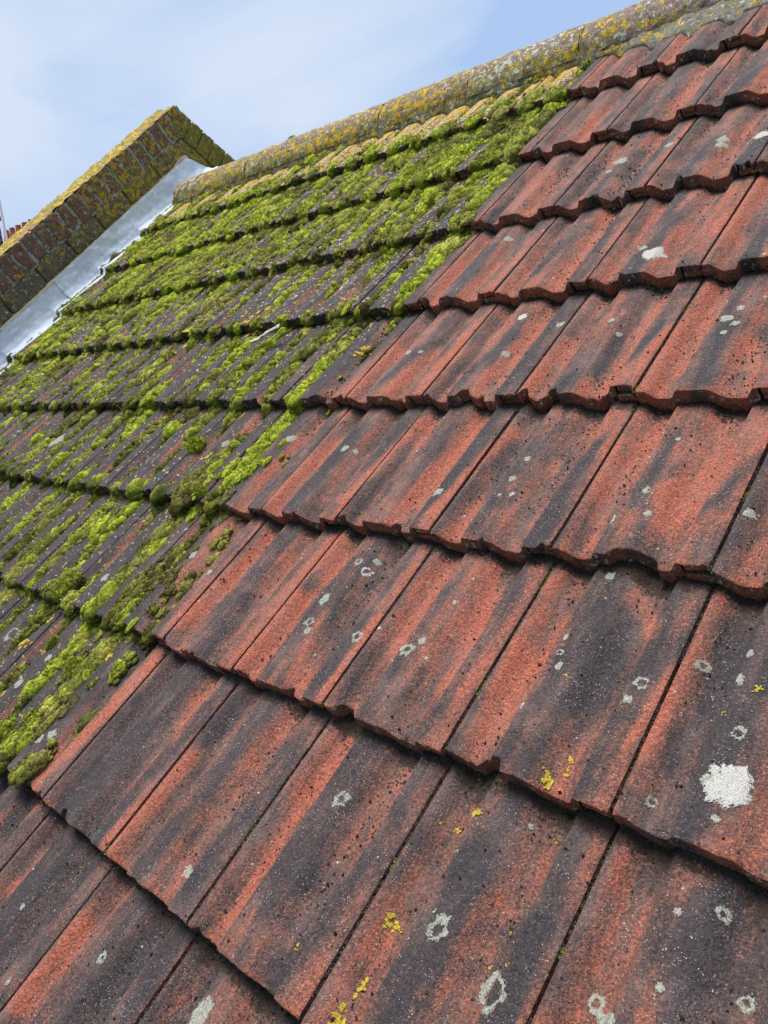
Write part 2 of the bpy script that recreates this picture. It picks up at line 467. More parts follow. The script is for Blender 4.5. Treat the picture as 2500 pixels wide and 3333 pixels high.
# ------------------------------------------------------------------ roof tiles, one by one
STROKES = []      # (u0, v0, u1, v1, half width in tile widths, amount)
STROKES += [
    (-0.22, 0.99, -0.03, 1.8, 0.084, -0.55), (0.98, 1.03, 1.07, 1.55, 0.067, -0.55), (0.01, 2.16, 0.14, 2.6, 0.085, -0.5), (1.0, 2.11, 1.1, 2.5, 0.064, -0.5),
    (0.99, 2.7, 1.07, 2.92, 0.062, -0.45), (0.72, 1.63, 0.73, 1.8, 0.041, -0.3), (0.19, 0.62, 0.19, 0.79, 0.049, -0.45), (1.05, 0.38, 1.09, 0.7, 0.066, -0.55),
    (2.25, 2.82, 2.23, 2.4, 0.066, -0.5), (1.26, 2.87, 1.12, 2.72, 0.068, -0.45), (1.58, 2.09, 1.47, 2.4, 0.039, -0.3), (2.74, 2.3, 2.66, 2.77, 0.059, -0.45),
    (3.16, 2.2, 3.12, 2.47, 0.07, -0.42), (1.95, 2.49, 1.95, 2.04, 0.027, -0.4), (3.3, 2.3, 3.23, 2.71, 0.047, -0.3), (3.6, 2.89, 3.77, 2.73, 0.057, -0.45),
    (3.98, 2.56, 3.94, 2.25, 0.027, -0.55), (4.01, 2.47, 4.04, 2.28, 0.034, -0.5), (3.56, 3.38, 3.75, 3.51, 0.065, -0.55), (3.62, 3.25, 3.54, 3.41, 0.046, -0.5),
    (2.87, 4.1, 2.98, 4.5, 0.063, -0.5), (3.08, 4.09, 3.07, 4.39, 0.047, -0.4), (2.09, 4.06, 2.11, 4.48, 0.064, -0.4), (3.6, 4.4, 3.78, 4.13, 0.054, -0.3),
    (2.61, 3.57, 2.61, 3.56, 0.033, -0.5), (0.01, 4.02, 0.12, 4.53, 0.087, -0.5), (0.04, 3.14, 0.18, 3.66, 0.078, -0.55), (0.49, 4.05, 0.59, 4.5, 0.061, -0.3),
    (0.93, 3.16, 1.08, 3.82, 0.064, -0.55), (1.91, 3.11, 2.07, 3.78, 0.058, -0.5), (1.59, 4.01, 1.52, 4.22, 0.051, -0.35), (1.56, 3.06, 1.6, 3.39, 0.045, -0.3),
    (2.27, 3.04, 2.28, 3.2, 0.052, -0.35), (0.93, 4.13, 1.0, 4.45, 0.067, -0.35), (4.34, 2.29, 4.35, 2.36, 0.068, 0.3), (4.38, 1.7, 4.39, 1.77, 0.086, 0.3),
    (3.4, 1.67, 3.4, 1.72, 0.095, 0.25), (2.55, 1.36, 2.54, 1.37, 0.044, 0.4), (2.56, 4.18, 2.58, 4.48, 0.06, 0.3), (2.83, 4.29, 2.89, 4.55, 0.029, 0.5),
    (2.79, 3.2, 2.86, 3.69, 0.043, 0.4), (3.44, 4.06, 3.4, 4.47, 0.069, 0.4), (3.39, 3.3, 3.39, 3.77, 0.061, 0.35), (3.81, 3.28, 3.99, 3.62, 0.039, 0.35),
    (1.3, 4.03, 1.5, 4.58, 0.072, 0.4), (0.3, 4.05, 0.44, 4.47, 0.062, 0.35), (0.36, 3.12, 0.36, 3.74, 0.075, 0.35), (1.78, 3.14, 1.85, 3.38, 0.036, 0.4),
    (2.31, 3.05, 2.4, 3.7, 0.067, 0.35), (2.78, 3.06, 2.84, 3.22, 0.053, 0.3), (1.33, 7.04, 1.5, 7.36, 0.089, 0.35), (1.4, 5.92, 1.47, 6.46, 0.068, 0.35),
    (2.31, 6.02, 2.4, 6.51, 0.08, 0.4), (2.36, 7.03, 2.47, 7.35, 0.089, 0.4), (2.86, 6.0, 2.95, 6.38, 0.064, 0.4), (2.42, 5.02, 2.49, 5.65, 0.07, 0.35),
    (3.33, 4.95, 3.4, 5.25, 0.08, 0.5), (1.3, 5.18, 1.53, 5.73, 0.073, 0.3), (1.45, 7.96, 1.46, 7.98, 0.096, 0.3), (3.58, 2.63, 3.57, 2.38, 0.065, 0.3),
    (4.34, 2.12, 4.22, 1.93, 0.096, 0.15), (2.0, 1.49, 1.85, 1.14, 0.101, 0.15), (3.84, 1.59, 3.81, 1.44, 0.096, 0.25)]

def stain(ug, vg, pr_, seed, j, k):
    s = fbm2(ug * 5.5 + seed, vg * 1.1 + seed * 3, 11, 4)
    s2 = fbm2(ug * 14 + seed, vg * 2.6, 23, 3)
    flat = sm(0.75, 1.0, pr_)
    D = 0.38 + 0.17 * flat + 1.3 * (s - 0.5) + 0.5 * (s2 - 0.5)
    ft = ug - np.floor(ug)
    D = D - 0.13 * (sm(0.86, 0.97, ft) + (1 - sm(0.03, 0.12, ft)))
    D = D + np.interp(k, [0, 1, 2, 3, 5, 8], [0.20, 0.12, 0.07, 0.04, 0.0, 0.0])
    D = D + 0.42 * sm(0.2, -0.6, ug - moss_edge(vg)) * (0.35 + flat)
    for (u0, v0, u1, v1, w, a) in STROKES:
        if min(u0, u1) - 3 * w > ug.max() or max(u0, u1) + 3 * w < ug.min() or min(v0, v1) - 0.3 > vg.max() or max(v0, v1) + 0.3 < vg.min():
            continue
        du, dv = u1 - u0, (v1 - v0)
        L = du * du + dv * dv + 1e-9
        t = np.clip(((ug - u0) * du + (vg - v0) * dv) / L, 0, 1)
        d2 = ((ug - u0 - t * du) / w) ** 2 + ((vg - v0 - t * dv) / max(w, 0.05)) ** 2
        d2 = d2 * (0.7 + 0.6 * vn2(ug * 9, vg * 5, 5))
        D = D + 1.3 * a * np.exp(-d2)
    return D

GAP = 0.0058
def make_tile(j, k):
    seed = (j * 31 + k * 57) % 97
    r = random.Random(j * 1009 + k * 9176)
    nx = 58
    x = np.concatenate([[0], np.linspace(0.0012, 1 - 0.0012, nx), [1]]) * (W_T - GAP) + GAP / 2
    y = np.concatenate([[0.0, 0.0012, 0.003, 0.006], np.linspace(0.012, G_T * 1.06, 34)])
    X, Y = np.meshgrid(x, y)
    t = X / W_T
    pr_ = prof(t)
    z = ROLL * (pr_ - 1) - STEP * Y / G_T
    z = z + 0.0016 * (fbm2(X * 30 + seed, Y * 16, 3) - 0.5) + 0.0013 * (fbm2(X * 130 + seed, Y * 130, 9, 3) - 0.5)
    e = 0.0022 * np.exp(-Y / 0.0022) * (0.5 + fbm2(X * 120, Y * 0 + seed, 41))
    z = z - e
    ed = np.minimum(X - x[0], x[-1] - X)
    z = z - 0.0016 * np.exp(-ed / 0.0016)
    yedge = 0.0045 * (fbm2(x * 55 + seed, x * 0 + k, 51, 4) - 0.5)
    chips = 0.014 * sm(0.64, 0.80, fbm2(x * 28 + seed * 3, x * 0 + k, 77, 3))
    Y = Y + (yedge + chips)[None, :] * np.exp(-Y / 0.02)
    P = np.stack([X, Y, z], -1)
    ug, vg = j + t, k + Y / G_T
    D = stain(ug, vg, pr_, seed, j, k) - 0.22 * np.exp(-(Y / 0.004) ** 2) + 0.02 * 0
    D = D + 0.26 * np.exp(-((ug - moss_edge(vg)) / 0.22) ** 2)
    fv = Y / G_T
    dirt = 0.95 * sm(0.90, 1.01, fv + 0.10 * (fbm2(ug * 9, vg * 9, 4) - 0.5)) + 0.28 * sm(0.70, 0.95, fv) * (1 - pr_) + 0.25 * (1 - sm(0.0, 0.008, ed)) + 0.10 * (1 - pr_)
    algae = 0.45 * sm(0.93, 1.01, fv) * (1 - 0.6 * pr_) + 0.12 * (1 - pr_)
    left = sm(0.1, -0.4, ug - moss_edge(vg))
    dirt = dirt + 0.22 * left * (1 - pr_) + 0.05 * left
    algae = algae + 0.20 * left
    hi = sm(7.6, 8.6, vg + 0.25 * (fbm2(ug * 2, vg * 2, 8) - 0.5))
    wh_rim = 0.30 * np.exp(-((t - 0.308) / 0.008) ** 2) * sm(0.5, 0.75, vn2(ug * 3 + seed, vg * 2.2, 71)) + 0.26 * np.exp(-((t - 0.808) / 0.008) ** 2) * sm(0.5, 0.75, vn2(ug * 3 + seed, vg * 2.2, 72))  # broken pale lines along the steep arris of each roll
    yel = -0.25 + left * (0.27 + 0.16 * sm(4, 7, vg)) + hi * left * 0.42 + sm(8.45, 8.8, vg) * 0.12
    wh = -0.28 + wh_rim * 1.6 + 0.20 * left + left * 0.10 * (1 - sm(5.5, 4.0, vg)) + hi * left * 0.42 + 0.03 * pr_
    mb = MB()
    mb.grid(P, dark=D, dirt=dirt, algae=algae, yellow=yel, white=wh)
    # front face of the slab, its lock cut away beneath the joint roll
    def lip(xx, ye, top, th, rows, base, inset=0.0):
        f = np.linspace(0, 1, rows)[:, None]
        zz = top[None, :] - f * th
        yy = ye[None, :] + 0.0035 * (fbm2(xx[None, :] * 150 + seed, f * 6, base, 3) - 0.5) * np.minimum(1, f * 4) - 0.0012 * np.sin(f * math.pi) + inset
        Q = np.stack([np.broadcast_to(xx[None, :], zz.shape), yy, zz], -1)
        back = Q[-1:].copy(); back[..., 1] += 0.03
        return np.concatenate([Q, back], 0)
    ym = P[0, :, 1]; zt = P[0, :, 2]; tx = x / W_T
    a = tx < 0.835
    b = tx >= 0.835
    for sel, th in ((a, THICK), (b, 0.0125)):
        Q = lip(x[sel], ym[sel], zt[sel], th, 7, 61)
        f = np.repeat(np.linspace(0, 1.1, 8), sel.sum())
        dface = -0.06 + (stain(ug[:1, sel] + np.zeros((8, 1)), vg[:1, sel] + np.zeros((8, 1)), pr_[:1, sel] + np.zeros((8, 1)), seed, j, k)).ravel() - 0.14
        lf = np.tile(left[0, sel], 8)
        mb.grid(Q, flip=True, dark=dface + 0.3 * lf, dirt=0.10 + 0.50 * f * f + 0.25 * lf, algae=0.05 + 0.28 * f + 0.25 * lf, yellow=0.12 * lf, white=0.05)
    # inner wall of the lock, side walls
    i0 = np.where(b)[0][0]
    def wall(xc, y0, z0, z1, **at):
        yy = np.linspace(y0, G_T * 1.06, 12)
        ix = int(np.argmin(abs(x - xc)))
        zz = np.interp(yy, P[:, ix, 1], P[:, ix, 2])
        Q = np.stack([np.stack([np.full(12, xc), yy, zz + z0], -1), np.stack([np.full(12, xc), yy, zz + z1], -1)], 0)
        mb.grid(Q, **at)
    wall(x[i0 - 1], ym[i0 - 1], -0.012, -THICK, dirt=0.6)
    wall(x[0], ym[0], 0, -THICK, dark=0.35, dirt=0.42)
    wall(x[-1], ym[-1], 0, -0.0125, dark=0.35, dirt=0.42)
    # tongue reaching under the neighbour's roll
    xt = np.linspace(-0.148 * W_T, x[0], 9)
    yt = np.concatenate([[0.004, 0.008], np.linspace(0.02, G_T * 1.06, 12)])
    XT, YT = np.meshgrid(xt, yt)
    ZT = -0.0145 - STEP * YT / G_T + 0.001 * (fbm2(XT * 90, YT * 90 + seed, 5) - 0.5)
    mb.grid(np.stack([XT, YT, ZT], -1), dark=0.3, dirt=0.72, algae=0.3)
    Q = lip(xt, np.full(9, 0.004), ZT[0], THICK - 0.0145, 5, 66)
    mb.grid(Q, flip=True, dark=0.25, dirt=0.30, algae=0.2)
    return mb, r

ORD = ['first', 'second', 'third', 'fourth', 'fifth', 'sixth', 'seventh', 'eighth', 'ninth', 'tenth', 'eleventh', 'twelfth', 'thirteenth']
tiles = {}
shift = {}
for k in range(0, 9):
    for j in range(-12, 7):
        c = np.array([[(j + a) * W_T, (k - 1 + b) * G_T, 0] for a in (0, .33, .66, 1) for b in (0, .33, .66, 1)])
        if not seen(c, 420).any() or j + 1 < -11.4:
            continue
        mb, r = make_tile(j, k)
        o = mb.build('roof_tile', M_TILE)
        du, dv, dz, ra = r.uniform(-.0012, .0012), r.uniform(-.004, .004), r.uniform(-.0007, .0007), r.uniform(-.004, .004)
        o.matrix_world = MR @ Matrix.Translation((j * W_T + du, (k - 1) * G_T + dv, dz)) @ Matrix.Rotation(ra, 4, 'Z')
        tiles[(j, k)] = o
        first = -1 if k < 5 else 0
        course = 'the course touching the ridge' if k == 8 else 'the %s course below the ridge' % ORD[8 - k]
        if j >= first:
            lab = 'bare red-brown ribbed tile, %s from the moss edge, in %s' % (ORD[j - first], course)
        else:
            lab = 'mossy slate-grey ribbed tile, %s past the moss edge, in %s' % (ORD[first - 1 - j], course)
        tag(o, lab, 'roof tile', 'interlocking tiles laid in courses on the roof slope')

# ------------------------------------------------------------------ lichen rosettes growing on single tiles
def rosette(u, v, ru, rv, ring, mat, name, seed, bumpy=0.0012):
    j, k = int(math.floor(u)), int(math.floor(v))
    if (j, k) not in tiles: return
    na, nr = 34, 7
    th = np.linspace(0, 2 * math.pi, na, endpoint=False)
    rad = 1.12 + 0.55 * (fbm2(np.cos(th) * 2.2 + seed, np.sin(th) * 2.2, seed, 4) - 0.5) * 2
    fr = np.linspace(ring, 1, nr)[:, None]
    inn = 1 + 0.6 * (fbm2(np.cos(th) * 2 + seed, np.sin(th) * 2, seed + 5, 3) - 0.5)
    R = fr * rad if ring <= 0 else (ring * inn * (1 - (fr - ring) / (1 - ring)) + rad * (fr - ring) / (1 - ring))
    X = (u - j) * W_T + R * np.cos(th) * ru
    Y = (v - k) * G_T + R * np.sin(th) * rv
    if ru > 0.03: X, Y = X + 0.006 * (fbm2(np.cos(th) * 5, np.sin(th) * 5, 3, 3) - 0.5)[None, :], Y + 0.006 * (fbm2(np.cos(th) * 5, np.sin(th) * 5, 4, 3) - 0.5)[None, :]
    X = np.clip(X, GAP, W_T - GAP); Y = np.clip(Y, 0.004, G_T)
    f = (fr - ring) / (1 - ring) + 0 * R
    hh = 0.0001 + 0.45 * bumpy * np.sin(np.clip(f, 0, 1) * math.pi if ring > 0 else (1 - f) * 0 + np.minimum(1, (1 - f) * 4) * math.pi / 2) * (0.5 + fbm2(X * 500, Y * 500, 3, 2))
    Z = ROLL * (prof(X / W_T) - 1) - STEP * Y / G_T + 0.0006 + hh
    P = np.stack([X, Y, Z], -1).reshape(-1, 3)
    body = (0.05 + 0.85 * np.sin(np.clip(f, 0, 1) * math.pi)) if ring > 0 else (1.35 - 1.05 * f ** 4)
    body = body + 0.8 * (fbm2(np.cos(th) * 1.3 + seed, np.sin(th) * 1.3, seed + 9, 2) - 0.5)[None, :]
    i = np.arange(nr - 1)[:, None] * na; a = np.arange(na)[None, :]; b = (np.arange(na)[None, :] + 1) % na
    q = np.stack([i + a, i + na + a, i + na + b, i + b], -1).reshape(-1, 4)
    me = raw_mesh(name, P, [q], {'body': np.broadcast_to(body, X.shape).ravel()})
    return link(name, me, mat, tiles[(j, k)])

LICHENS = [
    (4.428, 2.219, 23.1, 23.1, 0.0, 'P'), (4.349, 2.214, 7.1, 7.1, 0.0, 'W'), (4.108, 2.632, 7.9, 7.9, 0.45, 'W'), (4.312, 2.707, 3.5, 6.5, 0.0, 'W'),
    (4.317, 2.597, 5.0, 7.0, 0.0, 'W'), (4.399, 2.397, 8.8, 8.8, 0.6, 'W'), (4.136, 2.092, 6.4, 6.4, 0.4, 'W'), (3.789, 1.394, 16.7, 20.3, 0.84, 'W'),
    (4.197, 1.498, 9.0, 9.0, 0.5, 'W'), (4.268, 1.47, 9.9, 9.9, 0.0, 'W'), (4.428, 1.614, 4.7, 4.7, 0.0, 'W'), (4.712, 1.688, 8.0, 8.0, 0.4, 'W'),
    (4.547, 1.873, 7.3, 7.3, 0.4, 'W'), (4.389, 1.823, 4.2, 4.2, 0.0, 'W'), (3.425, 1.462, 11.1, 14.8, 0.6, 'W'), (3.583, 1.905, 3.3, 3.3, 0.0, 'W'),
    (4.44, 2.1, 4.0, 4.0, 0.0, 'W'), (3.664, 2.145, 4.5, 4.5, 0.0, 'Y'), (3.614, 2.036, 6.0, 10.4, 0.0, 'Y'), (3.594, 2.066, 4.0, 4.0, 0.0, 'Y'),
    (3.678, 2.092, 4.4, 4.4, 0.0, 'Y'), (3.259, 1.882, 8.3, 8.3, 0.0, 'Y'), (3.305, 1.87, 4.7, 4.7, 0.0, 'Y'), (3.207, 1.784, 4.1, 4.1, 0.0, 'Y'),
    (3.724, 1.898, 3.1, 3.1, 0.0, 'Y'), (3.701, 1.447, 3.3, 3.3, 0.0, 'Y'), (3.718, 1.57, 1.9, 1.9, 0.0, 'Y'), (2.705, 1.161, 3.5, 3.5, 0.0, 'Y'),
    (3.152, 1.07, 11.0, 11.0, 0.0, 'Y'), (3.174, 1.189, 5.5, 8.7, 0.0, 'Y'), (3.14, 1.405, 6.7, 7.5, 0.0, 'Y'), (3.195, 1.407, 3.2, 3.2, 0.0, 'Y'),
    (3.629, 3.098, 2.8, 2.8, 0.0, 'Y'), (4.299, 2.457, 3.1, 3.1, 0.0, 'Y'), (4.402, 2.576, 4.6, 4.6, 0.0, 'Y'), (-0.417, 4.562, 18.9, 18.9, 0.0, 'Y'),
    (-0.819, 4.435, 24.9, 24.9, 0.0, 'Y'), (-0.837, 4.379, 14.2, 14.2, 0.0, 'Y'), (-0.848, 4.003, 20.5, 20.5, 0.0, 'Y'), (-0.304, 4.34, 8.3, 8.3, 0.0, 'Y'),
    (-4.485, 5.033, 33.4, 33.4, 0.0, 'Y'), (-2.965, 5.084, 40.9, 40.9, 0.0, 'Y'), (-3.011, 5.036, 24.1, 24.1, 0.0, 'Y'), (-3.352, 2.034, 18.8, 18.8, 0.0, 'Y'),
    (-4.353, 2.293, 17.3, 17.3, 0.0, 'Y'), (-3.378, 4.68, 20.6, 20.6, 0.0, 'Y'), (-0.737, 3.188, 14.4, 20.5, 0.0, 'Y'), (-1.554, 3.421, 10.5, 10.5, 0.0, 'Y'),
    (-5.901, 3.213, 16.4, 16.4, 0.0, 'Y'), (-0.672, 1.797, 8.9, 8.9, 0.0, 'Y'), (-2.091, 1.879, 9.5, 9.5, 0.0, 'Y'), (-2.125, 1.639, 13.8, 13.8, 0.0, 'Y'),
    (-14.968, 6.818, 31.9, 31.9, 0.0, 'Y'), (1.684, 1.141, 8.1, 8.1, 0.0, 'W'), (1.47, 0.702, 7.8, 7.8, 0.35, 'W'), (2.358, 0.802, 11.5, 24.0, 0.0, 'W'),
    (2.469, 1.683, 12.4, 12.4, 0.4, 'W'), (0.503, 0.606, 4.3, 4.3, 0.0, 'W'), (0.891, 0.39, 3.8, 3.8, 0.0, 'W'), (-0.512, 1.268, 10.3, 10.3, 0.0, 'W'),
    (-0.613, 1.215, 10.4, 10.4, 0.0, 'W'), (1.395, 2.378, 10.7, 10.7, 0.3, 'W'), (1.438, 2.325, 6.7, 6.7, 0.0, 'W'), (1.905, 2.369, 10.6, 10.6, 0.5, 'W'),
    (1.422, 2.795, 8.3, 8.3, 0.4, 'W'), (1.561, 2.829, 6.1, 6.1, 0.0, 'W'), (1.545, 2.75, 10.1, 10.1, 0.5, 'P'), (1.374, 2.517, 8.4, 12.4, 0.0, 'W'),
    (-2.498, 1.675, 21.1, 21.1, 0.6, 'W'), (-1.6, 1.424, 11.1, 11.1, 0.0, 'W'), (-1.523, 1.652, 8.5, 8.5, 0.0, 'W'), (-1.566, 2.26, 10.7, 10.7, 0.0, 'W'),
    (-0.562, 2.587, 11.1, 11.1, 0.0, 'W'), (-0.133, 2.497, 5.1, 5.1, 0.0, 'W'), (2.363, 2.377, 11.3, 11.3, 0.45, 'W'), (2.425, 2.438, 6.4, 6.4, 0.0, 'W'),
    (2.474, 2.673, 4.2, 4.2, 0.0, 'W'), (3.871, 2.495, 9.3, 9.3, 0.6, 'W'), (3.839, 2.414, 5.7, 5.7, 0.0, 'W'), (3.392, 2.476, 5.2, 5.2, 0.0, 'W'),
    (3.354, 2.537, 5.3, 5.3, 0.5, 'W'), (3.342, 2.608, 2.9, 5.6, 0.0, 'W'), (3.406, 2.95, 7.0, 7.0, 0.0, 'W'), (2.493, 5.191, 20.6, 20.6, 0.0, 'P'),
    (2.367, 5.27, 8.9, 8.9, 0.0, 'W'), (1.446, 4.786, 10.9, 10.9, 0.0, 'P'), (1.951, 4.658, 9.1, 9.1, 0.0, 'W'), (1.559, 4.41, 9.0, 9.0, 0.0, 'W'),
    (2.421, 4.651, 5.8, 5.8, 0.0, 'W'), (2.558, 4.528, 5.5, 5.5, 0.0, 'W'), (3.571, 4.761, 5.7, 5.7, 0.0, 'W'), (3.433, 4.657, 6.8, 6.8, 0.0, 'W'),
    (3.375, 4.573, 9.6, 9.6, 0.0, 'W'), (3.457, 4.519, 7.5, 7.5, 0.0, 'W'), (3.414, 4.443, 5.6, 5.6, 0.0, 'W'), (2.39, 3.417, 6.7, 6.7, 0.0, 'W'),
    (2.403, 3.567, 5.9, 5.9, 0.0, 'W'), (2.38, 3.298, 3.8, 3.8, 0.0, 'W'), (2.478, 3.311, 5.6, 5.6, 0.0, 'W'), (3.416, 3.385, 7.0, 7.0, 0.0, 'W'),
    (3.502, 3.249, 5.2, 5.2, 0.0, 'W'), (4.068, 3.326, 7.9, 7.9, 0.0, 'W'), (3.436, 3.726, 4.1, 4.1, 0.0, 'W'), (2.507, 6.464, 14.8, 14.8, 0.0, 'W'),
    (2.527, 6.392, 12.9, 12.9, 0.0, 'W'), (1.921, 6.597, 11.1, 11.1, 0.0, 'W'), (1.433, 6.517, 16.5, 16.5, 0.0, 'W'), (1.397, 6.373, 8.3, 8.3, 0.0, 'W'),
    (2.904, 6.376, 14.9, 14.9, 0.0, 'P'), (0.54, 5.759, 10.4, 10.4, 0.0, 'W'), (0.424, 3.582, 9.5, 9.5, 0.0, 'W'), (0.556, 3.573, 5.3, 5.3, 0.0, 'W'),
    (-0.491, 3.666, 12.5, 12.5, 0.0, 'W'), (0.51, 4.469, 6.0, 6.0, 0.0, 'W'), (0.358, 4.469, 7.7, 7.7, 0.0, 'W'), (1.838, 3.26, 9.3, 9.3, 0.0, 'W'),
    (-5.597, 3.486, 27.8, 27.8, 0.0, 'W'), (-5.709, 4.292, 11.7, 11.7, 0.0, 'W'), (-1.477, 3.562, 10.6, 10.6, 0.0, 'W'), (-2.934, 2.936, 9.8, 9.8, 0.0, 'W'),
    (-0.129, 2.494, 6.4, 6.4, 0.0, 'W')]
for i, (u_, v_, ru, rv, ring, kd) in enumerate(LICHENS):
    mat, nm = {'W': (M_WLICH, 'pale_lichen'), 'P': (M_PINK, 'pale_lichen'), 'Y': (M_YLICH, 'yellow_lichen')}[kd]
    if kd == 'Y':           # crumbly: a few lobes
        for q in range(9 if ru > 3.5 else 4):
            rosette(u_ + random.gauss(0, 0.55) * ru / 1000 / W_T, v_ + random.gauss(0, 0.55) * rv / 1000 / G_T, ru * 0.00033 * random.uniform(.5, 1.4), rv * 0.00033 * random.uniform(.5, 1.4), 0.0, mat, nm, i * 7 + q, 0.0016)
    else:
        rosette(u_, v_, ru / 1030, rv / 1030, ring * 0.72, mat, nm, i * 5 + 1, 0.0010)


# ------------------------------------------------------------------ what lies beneath the tiles
mb = MB()
yy = np.array([-1.2, 2.70]); xx = np.array([-2.70, 2.2])
X, Y = np.meshgrid(xx, yy)
mb.grid(np.stack([X, Y, np.full_like(X, -0.085)], -1))
# the far slope, falling away behind the ridge
ya, za = 2.707, 0.0
dn = np.array([cp * cp - sp * sp, -2 * sp * cp])
P = np.array([[[x, ya + s * dn[0] - 0.02, -0.085 + s * dn[1]] for x in (-2.70, 2.2)] for s in (0, 3.0)])
mb.grid(P)
o = mb.build('roof_underlay', mat_plain("bitumen_felt", (0.03, 0.028, 0.027)), mw=MR)
o['kind'] = 'structure'
g = MB()
X, Y = np.meshgrid(np.linspace(-1500, 1500, 41), np.linspace(-1500, 1500, 41))
g.grid(np.stack([X, Y, 0 * X], -1))
o = g.build('ground', mat_plain("ground_grass", (0.05, 0.075, 0.03), 0.95, 0.6, 0.4))
o['kind'] = 'structure'

# ------------------------------------------------------------------ ridge: half-round tiles bedded in mortar
RR = 0.119
BV = 2.56
axis = np.array([BV + RR * cp, -RR * sp])           # axis of the half round, in slope / normal coordinates
hor, up = np.array([cp, -sp]), np.array([sp, cp])   # horizontal and vertical directions in that plane
def ridge_pt(x, ang, r):
    return np.stack([x, axis[0] + r * (-np.cos(ang) * hor[0] + np.sin(ang) * up[0]), axis[1] + r * (-np.cos(ang) * hor[1] + np.sin(ang) * up[1])], -1)
edges = [-11.18 * W_T]
x_joint = unpix(2264, 60, 0.05)[0] * W_T
e = x_joint
while e > edges[0] + 0.2: e -= 0.452
x = e + 0.452
L = [edges[0]]
while x < 1.9:
    L.append(x); x += 0.452
for i in range(len(L) - 1):
    a, b = L[i] + 0.0012, L[i + 1] - 0.0012
    nx = max(12, int((b - a) / 0.009)); na = 44
    ends = np.array([0, 0.002, 0.006])
    xs = np.concatenate([a + ends, np.linspace(a + 0.012, b - 0.012, nx), b - ends[::-1]])
    an = np.linspace(-0.03, math.pi + 0.03, na)
    A, X = np.meshgrid(an, xs)
    r_ = RR + 0.0060 * (fbm2(X * 14, A * 2 + i * 7, 31 + i) - 0.5) * 2 + 0.0048 * (fbm2(X * 90, A * 9, 37 + i, 4) - 0.5) * 2
    dd = np.minimum(X - a, b - X)
    r_ = r_ - (0.0004 + 0.0026 * sm(-2, 1, X / W_T)) * np.exp(-dd / 0.003)
    P = ridge_pt(X, A, r_)
    ug = X / W_T
    n_ = fbm2(X * 5, A * 1.5, 91, 4)
    rt = sm(-1.0, 2.4, ug)
    mb = MB()
    mb.grid(P, yellow=0.32 - 0.30 * rt + 0.7 * (n_ - 0.5) + 0.06 * sm(0.9, 1.5, A), white=0.22 - 0.04 * rt + 0.5 * (0.5 - n_), olive=0.32 + 0.15 * sm(-6, -11, ug) - 0.3 * rt + 0.25 * sm(0.7, 0.2, A))
    for xc, fl in ((a, False), (b, True)):      # thickness at both ends
        rr = np.stack([ridge_pt(np.full(na, xc), an, np.full(na, RR - 0.005)), ridge_pt(np.full(na, xc), an, np.full(na, RR - 0.022))], 0)
        mb.grid(rr, flip=fl, yellow=0.1, white=0.1, olive=0.2)
    o = mb.build('ridge_tile', M_RIDGE, mw=MR)
    n_lab = len(L) - 2 - i
    looks = 'reddish half-round ridge tile with sparse grey lichen' if rt[len(rt) // 2].mean() > 0.6 else 'half-round ridge tile crusted with yellow and grey lichen'
    if i == 0:
        lab = 'end ridge tile crusted with olive lichen, butting against the lead flashing'
    else:
        lab = looks + ', %s along the ridge from the parapet' % ORD[i]
    tag(o, lab, 'ridge tile', 'half-round ridge tiles')
    if i == 0:   # mortar plug closing the ridge end
        mp_ = MB()
        rr = np.linspace(0.0, RR - 0.002, 9)
        A2, R2 = np.meshgrid(np.linspace(-0.03, math.pi + 0.03, 28), rr)
        P = ridge_pt(np.full(A2.shape, a) - 0.016 * np.cos(R2 / RR * math.pi / 2) + 0.004 * (fbm2(A2 * 5, R2 * 80, 6) - 0.5), A2, R2)
        mp_.grid(P, flip=True, olive=0.55, yellow=0.30, white=0.1)
        mp_.build('mortar_plug', M_MORTAR, parent=o)
# bedding mortar, squeezed out and filling the troughs of the top course
xs = np.arange(-11.25 * W_T, 1.62, 0.0045)
fs = np.linspace(0, 1, 20)
Fm, X = np.meshgrid(fs, xs)
ug = X / W_T
reach = 0.008 + 0.012 * fbm2(X * 9, X * 0 + 3, 12, 4) + 0.048 * sm(-0.5, 1.2, ug) + 0.012 * sm(0.5, 0, prof(ug - np.floor(ug)))
top = np.array([BV + 0.004, 0.030])
V_ = BV + 0.012 - Fm * (reach + 0.012)
zs = surf(ug, 8.0 + (V_ - 7 * G_T) / G_T)
N_ = zs + 0.0015 + (0.006 - zs) * np.clip(1 - Fm, 0, 1) ** 0.75 + 0.007 * (fbm2(X * 45, V_ * 45, 44, 4) - 0.5)
N_[:, -1] = zs[:, -1] - 0.006
mb = MB()
wn = fbm2(X * 4, V_ * 4, 3, 3)
mb.grid(np.stack([X, V_, N_], -1), flip=True, yellow=0.34 + 0.4 * (wn - 0.5) - 0.26 * sm(-0.5, 2, ug), white=0.14 + 0.3 * (0.5 - wn), olive=0.30 - 0.1 * sm(0, 3, ug))
tag(mb.build('ridge_mortar', M_MORTAR, mw=MR), 'grey bedding mortar squeezed out beneath the row of ridge tiles', 'mortar')

# ------------------------------------------------------------------ gable parapet
UF = -11.5 * W_T                                   # face of the parapet towards the roof
UB = UF - 0.215
V_AP, N_AP = 9.08 * G_T, 0.338
par = bpy.data.objects.new('gable_parapet', None)
COL.objects.link(par)
par.matrix_world = MR @ Matrix.Translation((UF, 3.0 * G_T, 0))
tag(par, 'lichen-covered brick gable parapet rising to a point at the end of the roof', 'parapet')
PM = MR
def put(mb, name, mat, smooth=True):
    o = mb.build(name, mat, smooth=smooth)
    o.parent = par
    o.matrix_parent_inverse = par.matrix_world.inverted()
    o.matrix_world = PM
    return o
